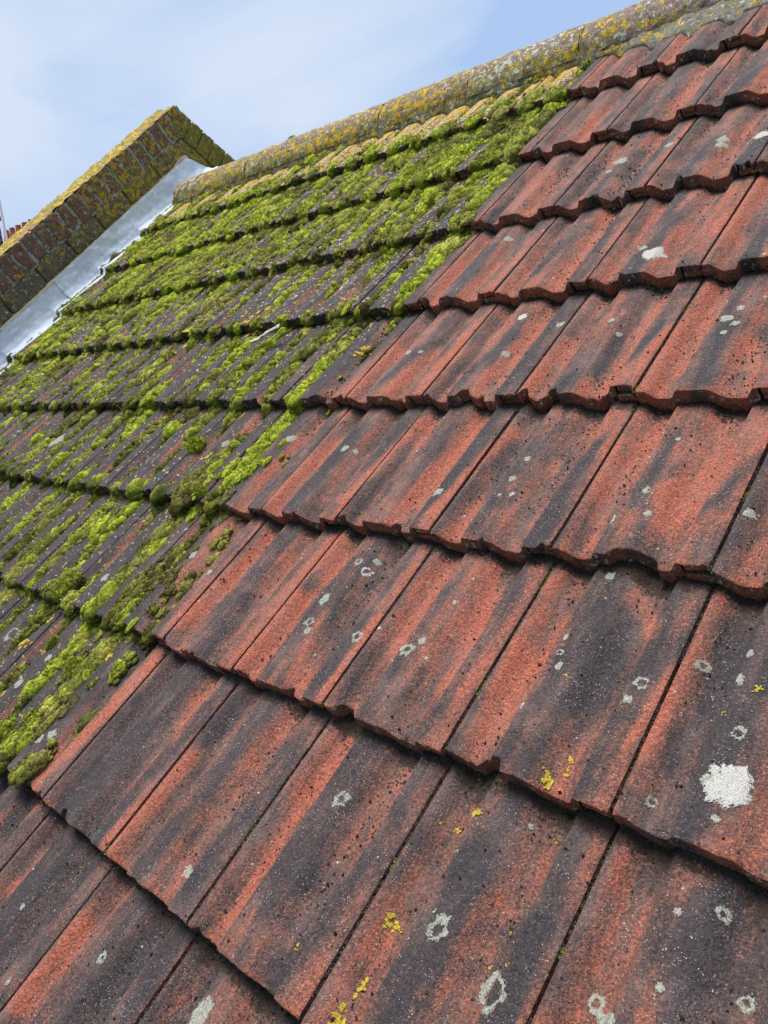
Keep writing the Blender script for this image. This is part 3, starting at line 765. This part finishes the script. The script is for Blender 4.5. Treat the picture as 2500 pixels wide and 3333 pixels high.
# our slope: coordinates as on the roof plane; the other slope mirrored about the vertical through the apex
def to_other(P):
    """mirror a roof-frame point about the vertical plane through the parapet apex"""
    P = np.asarray(P, float)
    ap = np.array([V_AP, N_AP])
    d = P[..., 1:] - ap
    h = d @ hor; w = d @ up
    q = ap + (-h)[..., None] * hor + w[..., None] * up
    return np.concatenate([P[..., :1], q], -1)
cop = MB(); rb = random.Random(5)
v = V_AP - 0.012
first_v = v
i = 0
while v > -0.6:
    wb = 0.070 + rb.uniform(-.006, .006)
    hgt = 0.128
    c = np.array([(UF + UB) / 2 + rb.uniform(-.003, .003), v - wb / 2, N_AP - 0.004 - hgt / 2 + rb.uniform(-.004, .004)])
    vv = v / G_T + 1
    seen_here = seen(c[None, :], 100)[0]
    ylw = float(np.interp(vv, [5, 6.6, 7.3, 8.2, 10.1], [0.03, 0.10, 0.22, 0.40, 0.38]))
    if i == 0: hgt -= 0.0
    a_ = rb.uniform(-.02, .02)
    Rm = np.array([[1, 0, 0], [0, math.cos(a_), -math.sin(a_)], [0, math.sin(a_), math.cos(a_)]])
    cop.box(c, (0.215, wb, hgt), jit=0.0045, cuts=(16, 8, 12), round_=0.006, seed=i * 3, rot=Rm, yellow=ylw + rb.uniform(-.14, .14), olive=ylw - 0.08 + rb.uniform(-.2, .2), white=0.12)
    v -= wb + 0.0125
    i += 1
put(cop, 'brick_coping', M_BRICK)
# mirrored coping beyond the apex, seen edge-on
cop2 = MB(); v = V_AP - 0.045; i = 0
while v > V_AP - 0.9:
    c = np.array([(UF + UB) / 2, v - 0.036, N_AP - 0.006 - 0.064])
    m = MB(); m.box(c, (0.215, 0.0825, 0.128), jit=0.006, cuts=(10, 8, 10), round_=0.009, seed=200 + i)
    cop2.merge(m, to_other, yellow=0.30, olive=0.80, white=0.08)
    v -= 0.083; i += 1
put(cop2, 'far_slope_coping', M_STONE)
# mortar bed over the coping's top and in its joints
mt = MB()
vs = np.arange(-0.6, V_AP + 0.002, 0.008)
us = np.linspace(UF - 0.003, UB + 0.003, 22)
Ug, Vg = np.meshgrid(us, vs)
Ng = N_AP - 0.0055 + 0.010 * (fbm2(Ug * 40, Vg * 26, 8, 4) - 0.5) * 2 + 0.012 * sm(UF - 0.02, UB, Ug)
mt.grid(np.stack([Ug, Vg, Ng], -1), flip=False, yellow=0.45, olive=0.62, white=0.12)
# recessed joint plane on the face
nn = np.linspace(N_AP - 0.012, 0.198, 12)
Vg, Ng = np.meshgrid(vs, nn)
Ug = UF - 0.0045 + 0.004 * (fbm2(Vg * 70, Ng * 70, 18, 3) - 0.5)
mt.grid(np.stack([Ug, Vg, Ng], -1), flip=True, yellow=0.10, olive=0.20, white=0.62)
put(mt, 'mortar_joints', M_STONE)
# the gable wall itself: a pentagon face under both slopes, down past the roof
wl = MB()
def wall_face(u, off, flip, **at):
    hh = np.linspace(-2.4, 2.4, 241)
    hh = np.sort(np.append(hh, [0.0]))
    dd = np.linspace(0, 1, 40) ** 1.6 * 1.9
    H, Dn = np.meshgrid(hh, dd)
    w = -np.abs(H) * math.tan(PITCH) - off / cp - Dn
    Q = np.array([V_AP, N_AP]) + H[..., None] * hor + w[..., None] * up
    U = u + 0.010 * (fbm2(H * 25, w * 25, 14, 4) - 0.5)
    wl.grid(np.concatenate([U[..., None], Q], -1), flip=flip, **{k: f(H, w) for k, f in at.items()})
ylf = lambda H, w: 0.36 - 0.30 * sm(-1.0, -1.9, H) + 0.05 * np.sin(H * 9)
olf = lambda H, w: 0.34 + 0.24 * sm(-0.3, 0.2, H) - 0.35 * sm(-0.9, -1.8, H)
wall_face(UF - 0.014, 0.105, False, yellow=ylf, olive=olf, white=lambda H, w: 0.18 + 0 * H)
wall_face(UB + 0.02, 0.105, True)
put(wl, 'gable_wall', M_STONE)
# stretcher course beneath the coping, long blocks along the slope
sc = MB(); v = V_AP - 0.14; i = 0
while v > -0.4:
    ln = rb.uniform(0.20, 0.235)
    vv = v / G_T + 1
    ylw = float(np.interp(vv, [5, 6.6, 7.6, 8.6, 10.1], [0.10, 0.14, 0.26, 0.40, 0.42]))
    c = np.array([UF - 0.055 + rb.uniform(-.003, .003), v - ln / 2, 0.1545])
    sc.box(c, (0.11, ln, 0.098), jit=0.004, cuts=(4, 20, 8), round_=0.010, seed=400 + i * 3, yellow=ylw, olive=ylw + 0.05, white=0.12)
    v -= ln + 0.009; i += 1
put(sc, 'stretcher_course', M_STONE)
# same beyond the apex
sc2 = MB(); v = V_AP - 0.10; i = 0
while v > V_AP - 0.8:
    ln = rb.uniform(0.19, 0.23)
    m = MB(); m.box(np.array([UF - 0.055 + rb.uniform(-.003, .003), v - ln / 2, 0.150]), (0.11, ln, 0.10), jit=0.005, cuts=(4, 20, 8), round_=0.012, seed=600 + i)
    sc2.merge(m, to_other, yellow=0.36, olive=0.70, white=0.08)
    v -= ln + 0.01; i += 1
put(sc2, 'far_slope_course', M_STONE)
# pointing over the lead
pt = MB()
vs = np.arange(-0.4, 2.86, 0.006)
fs = np.linspace(0, 1, 7)
Vg, Fg = np.meshgrid(vs, fs)
wd = 0.010 + 0.007 * fbm2(vs * 9, vs * 0, 5, 4) + 0.022 * np.exp(-((vs - 2.82) / 0.05) ** 2)
Ng = 0.100 + 0.004 * (fbm2(vs * 12, vs * 0, 6) - 0.5) + Fg * wd
Ug = UF - 0.006 + 0.014 * np.sin(np.clip(1 - Fg, 0, 1) * math.pi / 2) + 0.003 * (fbm2(Vg * 120, Fg * 4, 7, 3) - 0.5)
pt.grid(np.stack([Ug, Vg, Ng], -1))
put(pt, 'mortar_pointing', M_POINT)

# ------------------------------------------------------------------ lead flashing, two overlapping sheets
def lead(v0, v1, lift, label, endcap=False):
    vs = np.arange(v0, v1, 0.006)
    fs = np.linspace(0, 1, 40)
    Fg, Vg = np.meshgrid(fs, vs)
    # path across: up the wall, a soft crease, then out over the tiles
    wallpart = np.clip(Fg / 0.55, 0, 1); apron = np.clip((Fg - 0.55) / 0.45, 0, 1)
    tops = 0.104 + 0.005 * (fbm2(Vg * 6, 0 * Vg, 3) - 0.5)
    if endcap: tops = tops - 0.115 * np.clip((Vg - (v1 - 0.085)) / 0.085, 0, 1)
    width = 0.072 + 0.016 * (fbm2(Vg * 5, 0 * Vg, 13, 3) - 0.5)
    U = UF + 0.005 + lift + apron * width + 0.008 * sm(0.7, 1.0, wallpart)
    base = np.maximum(surf(U / W_T, Vg / G_T + 1), surf(U / W_T, (Vg + 0.010) / G_T + 1))
    base = 0.35 * base + 0.65 * (-0.010 - 0.022 * ((Vg / G_T) % 1))
    drape = base + 0.008 + 0.014 * (1 - apron) ** 3
    N = np.where(Fg < 0.55, tops * (1 - wallpart) + (base + 0.022) * wallpart, drape) + lift * 0.6
    wr = fbm2(U * 30 + N * 30, Vg * 12, 21, 4) - 0.5
    bump = 0.009 * np.exp(-(((Vg / G_T) % 1 - 0.0) / 0.09) ** 2) * apron
    N = N + 0.007 * wr * (0.3 + apron) + bump
    U = U + 0.013 * (fbm2(Vg * 18, N * 26, 25, 4) - 0.5) * (1 - apron) + 0.003 * (fbm2(Vg * 55, N * 55, 27, 3) - 0.5)
    # turned-down outer edge gives the sheet its thickness
    P = np.stack([U, Vg, N], -1)
    last = P[:, -1:].copy(); last[..., 2] -= 0.014
    P = np.concatenate([P, last], 1)
    mb = MB(); mb.grid(P, flip=True)
    for row, fl in ((P[0], True), (P[-1], False)):
        r2 = row.copy(); r2[:, 0] -= 0.002; r2[:, 2] -= 0.003
        mb.grid(np.stack([row, r2], 0), flip=fl)
    tag(mb.build('lead_flashing', M_LEAD, mw=MR), label, 'flashing', 'lead flashing sheets along the parapet')
vj = (6.38 - 1) * G_T
lead(vj - 0.012, 2.93, 0.0070, 'upper sheet of pale grey lead flashing, running up to the ridge end', True)
lead(-0.3, vj + 0.05, 0.0, 'lower sheet of rippled lead flashing, tucked under the sheet nearer the ridge')

# ------------------------------------------------------------------ neighbour's roof far beyond the parapet
nb = bpy.data.objects.new('neighbouring_roof', None)
COL.objects.link(nb); nb.location = (-11.5, 4.95, Z0 + 2.55)
tag(nb, 'distant terracotta roof with a crested ridge, just above the parapet coping', 'roof')
M_TERRA = mat_plain("terracotta", (0.33, 0.095, 0.055), 0.8, 18, 0.35)
def put_w(mb, name, mat, parent):
    o = mb.build(name, mat)
    o.parent = parent
    o.matrix_parent_inverse = parent.matrix_world.inverted() if parent.matrix_world != Matrix() else Matrix.Translation(-parent.location)
    return o
zb = Z0 + 2.64
m = MB()
an = np.linspace(-0.1, math.pi + 0.1, 20); xs = np.linspace(-12.35, -10.0, 30)
A, X = np.meshgrid(an, xs)
m.grid(np.stack([X, 4.95 - 0.085 * np.cos(A), zb - 0.06 + 0.085 * np.sin(A)], -1))
A, Rr = np.meshgrid(np.linspace(0, 2 * math.pi, 20), np.linspace(0, 0.085, 4))
m.grid(np.stack([np.full(A.shape, -12.35), 4.95 - Rr * np.cos(A), zb - 0.06 + Rr * np.sin(A)], -1))
put_w(m, 'ridge', M_TERRA, nb)
for i in range(9):
    x0 = -12.05 + 0.247 * i
    if x0 > -10.3: break
    zz = np.linspace(0, 1, 14)
    w = 0.042 + 0.085 * (1 - zz) ** 2.6
    h = 0.255
    thk = 0.022 + 0.01 * (1 - zz)
    A, Zz = np.meshgrid(np.linspace(0, 2 * math.pi, 17), zz)
    c_, s_ = np.sign(np.cos(A)) * np.abs(np.cos(A)) ** 0.6, np.sign(np.sin(A)) * np.abs(np.sin(A)) ** 0.6
    m = MB()
    m.grid(np.stack([x0 + c_ * w[:, None], 4.95 + s_ * thk[:, None] * 1.6, zb + 0.005 + Zz * h], -1))
    A, Rr = np.meshgrid(np.linspace(0, 2 * math.pi, 17), np.linspace(0, 1, 3))
    c_, s_ = np.sign(np.cos(A)) * np.abs(np.cos(A)) ** 0.6, np.sign(np.sin(A)) * np.abs(np.sin(A)) ** 0.6
    m.grid(np.stack([x0 + c_ * Rr * w[-1], 4.95 + s_ * Rr * thk[-1] * 1.6, np.full(A.shape, zb + 0.005 + h)], -1))
    put_w(m, 'crest', M_TERRA, nb)
m = MB()
for sg in (-1, 1):
    s = np.linspace(0, 2.6, 60); xs = np.linspace(-12.35, -8.0, 60)
    X, Sg = np.meshgrid(xs, s)
    zz = zb - 0.03 - Sg * 0.62 + 0.012 * ((Sg / 0.1) % 1) + 0.006 * np.sin(X * 40)
    m.grid(np.stack([X, 4.95 + sg * Sg * 0.80, zz], -1), flip=sg > 0)
put_w(m, 'roof_slope', M_TERRA, nb)
m = MB()
m.box((-10.2, 4.95, Z0 + 0.0 - 2.0), (4.2, 4.0, 5.6), cuts=(2, 2, 2))
put_w(m, 'wall', mat_plain("pale_render", (0.5, 0.47, 0.4), 0.9, 3, 0.1), nb)
# white pole and a dark lichened stack at the very edge of the picture
m = MB()
A, Zz = np.meshgrid(np.linspace(0, 2 * math.pi, 13), np.linspace(-1.6, 1.5, 20))
m.grid(np.stack([0.021 * np.cos(A), 0.021 * np.sin(A), Zz], -1))
o = m.build('aerial_pole', mat_plain("white_paint", (0.78, 0.80, 0.82), 0.4, 5, 0.03))
o.location = (-12.00, 4.915, Z0 + 2.9)
tag(o, 'thin white pole rising beside the distant crested ridge', 'pole')
m = MB()
m.box((0, 0, 0), (0.30, 0.30, 1.9), jit=0.01, cuts=(6, 6, 30), round_=0.02, seed=9, olive=0.2, yellow=0.05, white=0.25)
m.box((0, 0, 0.98), (0.36, 0.36, 0.09), jit=0.01, cuts=(6, 6, 3), round_=0.02, seed=9, olive=0.2, yellow=0.05, white=0.25)
o = m.build('chimney_stack', mat_crust("dark_lichened_render", (0.07, 0.065, 0.06), -0.1))
o.location = (-12.42, 4.815, Z0 + 2.14)
tag(o, 'dark weathered chimney stack beside the thin white pole', 'chimney')

# ------------------------------------------------------------------ moss
def hemi(nr, ns):
    """unit dome reaching a little below its equator"""
    ph = np.linspace(0, math.radians(118), nr + 1)[1:]
    th = np.linspace(0, 2 * math.pi, ns, endpoint=False)
    V = [[0, 0, 1]]
    for p in ph:
        for t in th: V.append([math.sin(p) * math.cos(t), math.sin(p) * math.sin(t), math.cos(p)])
    T, Q = [], []
    for a in range(ns): T.append([0, 1 + a, 1 + (a + 1) % ns])
    for r in range(nr - 1):
        for a in range(ns):
            b = (a + 1) % ns
            Q.append([1 + r * ns + a, 1 + (r + 1) * ns + a, 1 + (r + 1) * ns + b, 1 + r * ns + b])
    return np.array(V), np.array(T), np.array(Q)

MOSS_BRIGHT = np.array([0.340, 0.395, 0.034]); MOSS_MID = np.array([0.205, 0.232, 0.026])
MOSS_OLIVE = np.array([0.215, 0.215, 0.040]); MOSS_DARK = np.array([0.060, 0.075, 0.018]); MOSS_BROWN = np.array([0.085, 0.055, 0.030])

def domes(C, R, col, shape=(6, 10), rough=0.35, seed=0):
    """C (n,3) centres in the roof frame, R (n,3) radii; returns verts, tris, quads, tints, and blade roots"""
    V0, T0, Q0 = hemi(*shape)
    n, nv = len(C), len(V0)
    rot = rng.uniform(0, 2 * math.pi, n)
    c, s = np.cos(rot), np.sin(rot)
    U = np.empty((n, nv, 3))
    U[..., 0] = V0[None, :, 0] * c[:, None] - V0[None, :, 1] * s[:, None]
    U[..., 1] = V0[None, :, 0] * s[:, None] + V0[None, :, 1] * c[:, None]
    U[..., 2] = V0[None, :, 2]
    P = C[:, None, :] + U * R[:, None, :]
    k = 1.0 / np.maximum(R[:, None, 0], 0.004) * 0.9
    nz = fbm3(P[..., 0] * 130, P[..., 1] * 110, P[..., 2] * 110, seed + 3, 3) - 0.5
    n2 = fbm3(P[..., 0] * 420, P[..., 1] * 420, P[..., 2] * 420, seed + 9, 2) - 0.5
    P = P + U * R[:, None, :] * (rough * 2 * nz)[..., None] + U * 0.0045 * n2[..., None]
    off = (np.arange(n) * nv)[:, None, None]
    T = (T0[None] + off).reshape(-1, 3); Q = (Q0[None] + off).reshape(-1, 4)
    tint = col[:, None, :] * (0.62 + 1.6 * n2 + 0.9 * nz)[..., None].clip(0.25, 1.6)
    return P, T, Q, tint.clip(0, 1), U

def blades(P, U, tint, per, ln, wd, up_only=-0.15, seed=1):
    """tiny leaves standing off the dome surfaces"""
    n, nv, _ = P.shape
    cnt = per
    idx = rng.integers(0, n, cnt); vi = rng.integers(0, nv, cnt)
    base = P[idx, vi] + rng.normal(0, 0.0022, (cnt, 3))
    nr = U[idx, vi]
    keep = nr[:, 2] > up_only
    base, nr, idx, vi = base[keep], nr[keep], idx[keep], vi[keep]
    m = len(base)
    d = nr + rng.normal(0, 0.55, (m, 3)) + np.array([0, 0.15, 0.35])
    d /= np.linalg.norm(d, axis=1, keepdims=True)
    side = np.cross(d, rng.normal(0, 1, (m, 3))); side /= np.linalg.norm(side, axis=1, keepdims=True)
    L = ln * rng.uniform(0.5, 1.4, m)[:, None]; Wd = wd * rng.uniform(0.6, 1.4, m)[:, None]
    base = base - nr * 0.0008
    V = np.stack([base - side * Wd / 2, base + side * Wd / 2, base + d * L], 1).reshape(-1, 3)
    t = tint[idx, vi]
    hue = rng.uniform(0.6, 1.6, m)[:, None]
    yellow = rng.uniform(0, 1, m)[:, None] ** 3
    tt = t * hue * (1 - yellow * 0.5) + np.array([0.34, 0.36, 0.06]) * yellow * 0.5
    cols = np.stack([tt * 0.45, tt * 0.45, tt * 1.75], 1).reshape(-1, 3)  # depth and highlight put into the colour: dark roots, bright tips
    return V, np.arange(3 * m).reshape(-1, 3), cols.clip(0, 0.8)

def moss_cover(u, v):
    """how likely moss is at a point of the slope, 0..1"""
    t = u - np.floor(u); fr = v - np.floor(v)
    p = prof(t)
    up_ = sm(4.6, 6.4, v)
    patch = fbm2(u * 2.6, v * 1.5, 301, 3); fine = 0.5 * fbm2(u * 7, v * 4, 305, 3) + 0.5 * fbm2(u * 17, v * 5, 306, 3)
    trough = 0.53 + 0.17 * up_ + 1.2 * (patch - 0.5) + 1.9 * (fine - 0.5)
    roll = -0.42 + 0.46 * up_ + 1.6 * (patch - 0.47) + 2.5 * (fine - 0.5)
    c = trough * (1 - p) + roll * p
    c = c + 0.30 * np.exp(-((fr) / 0.05) ** 2) * (1 - p) + 0.42 * np.exp(-((1 - fr) / 0.07) ** 2)
    c = c - 0.30 * sm(7.9, 8.4, v) + 0.22 * sm(8.5, 8.72, v) * sm(0.5, 0.62, patch) - 0.10 * sm(6.9, 8, v)
    # the solid strip down the joint where the cleaned part begins
    me_ = moss_edge(v)
    c = np.where(u > me_ + 0.04 * (fine - 0.5), np.where(u < me_ + 0.42, -0.02 + 0.10 * (1 - p) + 2.2 * (fine - 0.5) - 0.7 * (u - me_) + 0.25 * sm(0.93, 0.98, fr), -1), c)
    c = c - 0.25 * sm(1.2, 0.1, me_ - u) * sm(3.2, 5.0, v) * p
    c = c + 0.30 * sm(0.45, 0.2, me_ - u) * sm(3.9, 3.3, v)
    return c

mu, mv, mr_ = [], [], []
N = 210000
u = rng.uniform(-11.30, -0.05, N); v = rng.uniform(1.0, 8.80, N)
Pc = np.stack([u * W_T, (v - 1) * G_T, surf(u, v)], -1)
ok = seen(Pc, 70)
u, v, Pc = u[ok], v[ok], Pc[ok]
cv = moss_cover(u, v)
ok = cv > 0.36 + rng.uniform(-0.14, 0.14, len(u))
u, v, Pc, cv = u[ok], v[ok], Pc[ok], cv[ok]
siz = fbm2(u * 3, v * 2, 333, 2)
r = (0.0034 + 0.0085 * rng.uniform(0, 1, len(u)) ** 2.4) * (0.75 + 0.7 * sm(0.35, 0.8, cv) + 0.5 * (siz - 0.4))
print('small moss domes', len(u))
bigs = rng.uniform(0, 1, len(u)) < 0.016 * sm(0.35, 0.6, cv) + 0.035 * sm(6.5, 7.6, v)
r = np.where(bigs, r * 1.5 + 0.007, r)
kind = fbm2(u * 3.6 + 9, v * 2.4, 340, 4) + rng.normal(0, 0.06, len(u)) + 0.10 * bigs + 0.05 * sm(4.5, 7.5, v)
p_ = prof(u - np.floor(u))
C_ = Pc.copy(); T_ = 0.019 * (1 - p_) * sm(0.30, 0.75, cv) * rng.uniform(0.4, 1.2, len(u)) + 0.004 * rng.uniform(0, 1, len(u)); C_[:, 2] += 0.45 * T_
w1 = sm(0.47, 0.60, kind)[:, None]; w2 = sm(0.46, 0.34, kind)[:, None]
col = MOSS_OLIVE * (1 - w1) + MOSS_BRIGHT * w1
col = col * (1 - w2 * 0.75) + MOSS_DARK * w2 * 0.75
straw = (fbm2(u * 5, v * 5, 412, 3) > 0.62)[:, None]
col = np.where(straw, 0.45 * col + 0.55 * np.array([0.36, 0.31, 0.09]), col)
mid = (rng.uniform(0, 1, len(u)) < 0.35)[:, None]
col = np.where(mid, 0.5 * col + 0.5 * MOSS_MID, col)
brn = (vn2(u * 3.3, v * 2.6, 77) + rng.normal(0, 0.1, len(u)) > 0.80)[:, None]
col = np.where(brn, 0.3 * col + 0.7 * MOSS_BROWN, col)
# hanging dark moss, tinted darker just below a course edge
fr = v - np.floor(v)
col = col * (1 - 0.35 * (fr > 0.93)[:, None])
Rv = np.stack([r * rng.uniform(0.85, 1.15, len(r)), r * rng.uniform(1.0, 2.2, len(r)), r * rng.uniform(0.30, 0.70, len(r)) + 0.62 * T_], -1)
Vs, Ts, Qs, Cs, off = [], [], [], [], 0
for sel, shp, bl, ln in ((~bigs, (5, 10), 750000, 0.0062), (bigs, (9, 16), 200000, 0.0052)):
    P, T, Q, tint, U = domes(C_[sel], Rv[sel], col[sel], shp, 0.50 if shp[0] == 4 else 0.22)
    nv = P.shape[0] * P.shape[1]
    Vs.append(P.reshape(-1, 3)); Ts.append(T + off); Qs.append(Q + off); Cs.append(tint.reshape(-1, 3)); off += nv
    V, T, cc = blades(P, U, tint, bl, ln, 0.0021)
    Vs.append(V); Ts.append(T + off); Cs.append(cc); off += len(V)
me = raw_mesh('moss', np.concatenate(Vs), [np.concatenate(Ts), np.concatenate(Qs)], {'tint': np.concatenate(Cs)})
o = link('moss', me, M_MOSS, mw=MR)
tag(o, 'green and olive moss covering the uncleaned tiles up to the ridge', 'moss', kind='stuff')

# ------------------------------------------------------------------ loose dirt: crumbs lodged along course edges and joints
def crumbs(u, v, r, col, name, lift=0.3):
    n = len(u)
    b = np.array([[1, 0, 0], [-1, 0, 0], [0, 1, 0], [0, -1, 0], [0, 0, 1], [0, 0, -1.0]])
    f = np.array([[0, 2, 4], [2, 1, 4], [1, 3, 4], [3, 0, 4], [2, 0, 5], [1, 2, 5], [3, 1, 5], [0, 3, 5]])
    C = np.stack([u * W_T, (v - 1) * G_T, surf(u, v) + r * lift], -1)
    P = C[:, None, :] + b[None] * r[:, None, None] * rng.uniform(0.5, 1.4, (n, 6, 1)) + rng.normal(0, 0.25, (n, 6, 3)) * r[:, None, None]
    F = (f[None] + (np.arange(n) * 6)[:, None, None]).reshape(-1, 3)
    return P.reshape(-1, 3), F, np.repeat(col, 6, axis=0)
N = 170000
u = rng.uniform(-1.3, 5.2, N); v = rng.uniform(0.1, 8.8, N)
t = u - np.floor(u); fr = v - np.floor(v); p_ = prof(t)
w = 0.022 + 0.08 * (1 - p_) + 1.6 * sm(0.955, 0.995, fr) * (1 - 0.55 * p_) + 0.10 * sm(0.80, 0.97, fr) * (1 - p_)
w = w + 0.30 * sm(0.55, 0.75, vn2(u * 3, v * 2, 55)) * (1 - p_)
ok = rng.uniform(0, 1, N) < w
u, v = u[ok], v[ok]
# joints between neighbouring tiles
nj = 20000
uj = rng.integers(-1, 6, nj) + rng.normal(0, 0.006, nj); vj_ = rng.uniform(0.1, 8.8, nj)
ok2 = vn2(uj * 0 + np.round(uj) * 7, vj_ * 6, 5) > 0.28
uj, vj_ = uj[ok2], vj_[ok2]
Pj = np.stack([uj * W_T, (vj_ - 1) * G_T, 0 * uj], -1); kp = seen(Pj, 40); uj, vj_ = uj[kp], vj_[kp]
P0 = np.stack([u * W_T, (v - 1) * G_T, 0 * u], -1); kp = seen(P0, 40); u, v = u[kp], v[kp]
r = 0.0006 + 0.0018 * rng.uniform(0, 1, len(u)) ** 2.2
gr = vn2(u * 2, v * 6, 91) + 0.25 * (rng.uniform(0, 1, len(u)) < 0.15)
col = np.where((gr > 0.92)[:, None], np.array([[0.10, 0.13, 0.025]]), np.array([[0.035, 0.022, 0.016]])) * rng.uniform(0.5, 1.5, (len(u), 1))
A1 = crumbs(u, v, r, col, 'd')
r2 = 0.0012 + 0.0016 * rng.uniform(0, 1, len(uj))
c2 = np.where((vn2(np.round(uj) * 5, vj_ * 7, 17) > 0.80)[:, None], np.array([[0.09, 0.12, 0.02]]), np.array([[0.050, 0.032, 0.024]])) * rng.uniform(0.5, 1.5, (len(uj), 1))
A2 = crumbs(uj, vj_, r2, c2, 'j', -1.6)
A2v = A2[0].copy(); A2v[:, 2] -= 0.0015
me = raw_mesh('dirt', np.concatenate([A1[0], A2v]), [np.concatenate([A1[1], A2[1] + len(A1[0])])], {'tint': np.concatenate([A1[2], A2[2]])}, False)
tag(link('dirt', me, M_CRUMB, mw=MR), 'dark crumbs of dirt and dead moss lodged along tile edges', 'dirt', kind='stuff')
print('crumbs', len(u), len(uj), 'tiles', len(tiles))

CUSHIONS = [
    (-1.977, 3.532, 0.0246, 0.0320, 'B', 'large bright green moss cushion bulging over a course edge'),
    (-0.905, 3.540, 0.0133, 0.0155, 'B', 'small vivid green moss cushion on the moss border, right beside bare tile'),
    (-1.059, 3.062, 0.0142, 0.0164, 'B', 'round moss cushion hanging off a tile corner where the moss ends'),
    (-0.836, 3.305, 0.0184, 0.0433, 'M', 'long sausage-shaped green moss cushion lying down a tile trough'),
    (-0.976, 1.657, 0.0185, 0.0247, 'B', 'bright lime moss cushion above a yellow-tipped tuft near the lowest moss'),
    (-1.650, 1.725, 0.0111, 0.0200, 'B', 'narrow vivid green moss cushion lying alone on a dark tile roll'),
    (-2.039, 2.112, 0.0234, 0.0467, 'M', 'fat green moss cushion with brown dead patch, drooping over a tile edge'),
    (-1.913, 2.162, 0.0115, 0.0185, 'N', 'brown dead tuft of moss on top of a fat green cushion'),
    (-1.435, 2.556, 0.0100, 0.0189, 'N', 'dark reddish brown dead moss tuft on a slate-coloured roll'),
    (-1.466, 5.955, 0.0241, 0.0184, 'B', 'upright domed moss cushion on a tile nose close to the bare tiles'),
    (-1.333, 4.795, 0.0178, 0.0152, 'M', 'dark green moss cushion under a course edge beside bare tiles'),
    (-3.371, 7.033, 0.0191, 0.0226, 'B', 'round yellow-green moss cushion among dark tile rolls'),
    (-8.021, 9.697, 0.0229, 0.0356, 'B', 'smooth rounded moss cushion among yellow lichen just below the ridge'),
    (-1.909, 8.754, 0.0167, 0.0297, 'B', 'low bright moss dome on yellow lichen directly under the ridge'),
    (-1.140, 1.096, 0.0231, 0.0524, 'M', 'lowest moss cushion, long and green, beside the first bare tile'),
    (-2.980, 4.751, 0.0231, 0.0289, 'B', 'bright fluffy moss cushion below the pale broken shard')]
for q_, (u_, v_, ra_, rl_, kd, lab) in enumerate(CUSHIONS):
    nsub = 26
    base = {'B': MOSS_BRIGHT, 'M': 0.5 * (MOSS_MID + MOSS_BRIGHT), 'N': MOSS_BROWN}[kd]
    th = rng.uniform(0, 2 * math.pi, nsub); rr = np.sqrt(rng.uniform(0, 1, nsub)) * 0.62
    th[0] = 0; rr[0] = 0
    lu, lv = rr * np.cos(th) * ra_, rr * np.sin(th) * rl_
    hs = float(surf(u_, v_))
    Cc = np.stack([u_ * W_T + lu, (v_ - 1) * G_T + lv, np.full(nsub, hs - 0.001) + 0 * lu], -1)
    Rr = np.stack([ra_ * (0.50 - 0.2 * rr), rl_ * (0.50 - 0.2 * rr), ra_ * (0.85 - 0.75 * rr ** 2)], -1) * rng.uniform(0.85, 1.1, (nsub, 1))
    Rr[0] = (ra_ * 0.85, rl_ * 0.85, ra_ * 0.8)
    P, T, Q, tint, U = domes(Cc, Rr, np.repeat(base[None], nsub, 0) * rng.uniform(0.85, 1.15, (nsub, 1)), (7, 12), 0.25, q_)
    nv = P.shape[0] * P.shape[1]
    V, T2, cc = blades(P, U, tint, int(2600 + 3e6 * ra_ * rl_), 0.0050, 0.0017)
    org = np.array([u_ * W_T, (v_ - 1) * G_T, hs])
    me = raw_mesh('moss_cushion', np.concatenate([P.reshape(-1, 3), V]) - org, [np.concatenate([T, T2 + nv]), Q], {'tint': np.concatenate([tint.reshape(-1, 3), cc])})
    tag(link('moss_cushion', me, M_MOSS, mw=MR @ Matrix.Translation(org)), lab, 'moss', 'moss cushions standing out from the mossy slope')

# ------------------------------------------------------------------ a pale broken shard lying on the moss
a_, b_ = np.array([-2.4610 * W_T, (4.6951 - 1) * G_T, 0.012]), np.array([-2.0322 * W_T, (4.8373 - 1) * G_T, 0.014])
ax_ = b_ - a_; Ls = float(np.linalg.norm(ax_)); ax_ = ax_ / Ls
sd_ = np.cross(np.array([0, 0, 1.0]), ax_); sd_ /= np.linalg.norm(sd_); nn_ = np.cross(ax_, sd_)
Rb = np.stack([ax_, sd_, nn_], -1)
m = MB()
m.box((0, 0, 0), (Ls, 0.017, 0.006), jit=0.0035, cuts=(40, 8, 4), round_=0.002, seed=77, white=0.50, olive=0.30, yellow=0.02)
for V in m.V:
    V[:, 1] *= 0.55 + 0.6 * np.clip(V[:, 0] / Ls + 0.5, 0, 1) + 0.35 * (vn2(V[:, 0] * 90, V[:, 0] * 0, 3) - 0.5)
    V[:, 2] += 0.004 * np.sin(V[:, 0] / Ls * 5)
o = m.build('broken_shard', mat_crust("pale_bark", (0.30, 0.26, 0.19), 0.0))
c_ = (a_ + b_) / 2
o.matrix_world = MR @ Matrix([list(Rb[i]) + [c_[i]] for i in range(3)] + [[0, 0, 0, 1]])
tag(o, 'pale grey broken shard of tile or bark lying on the moss', 'shard')
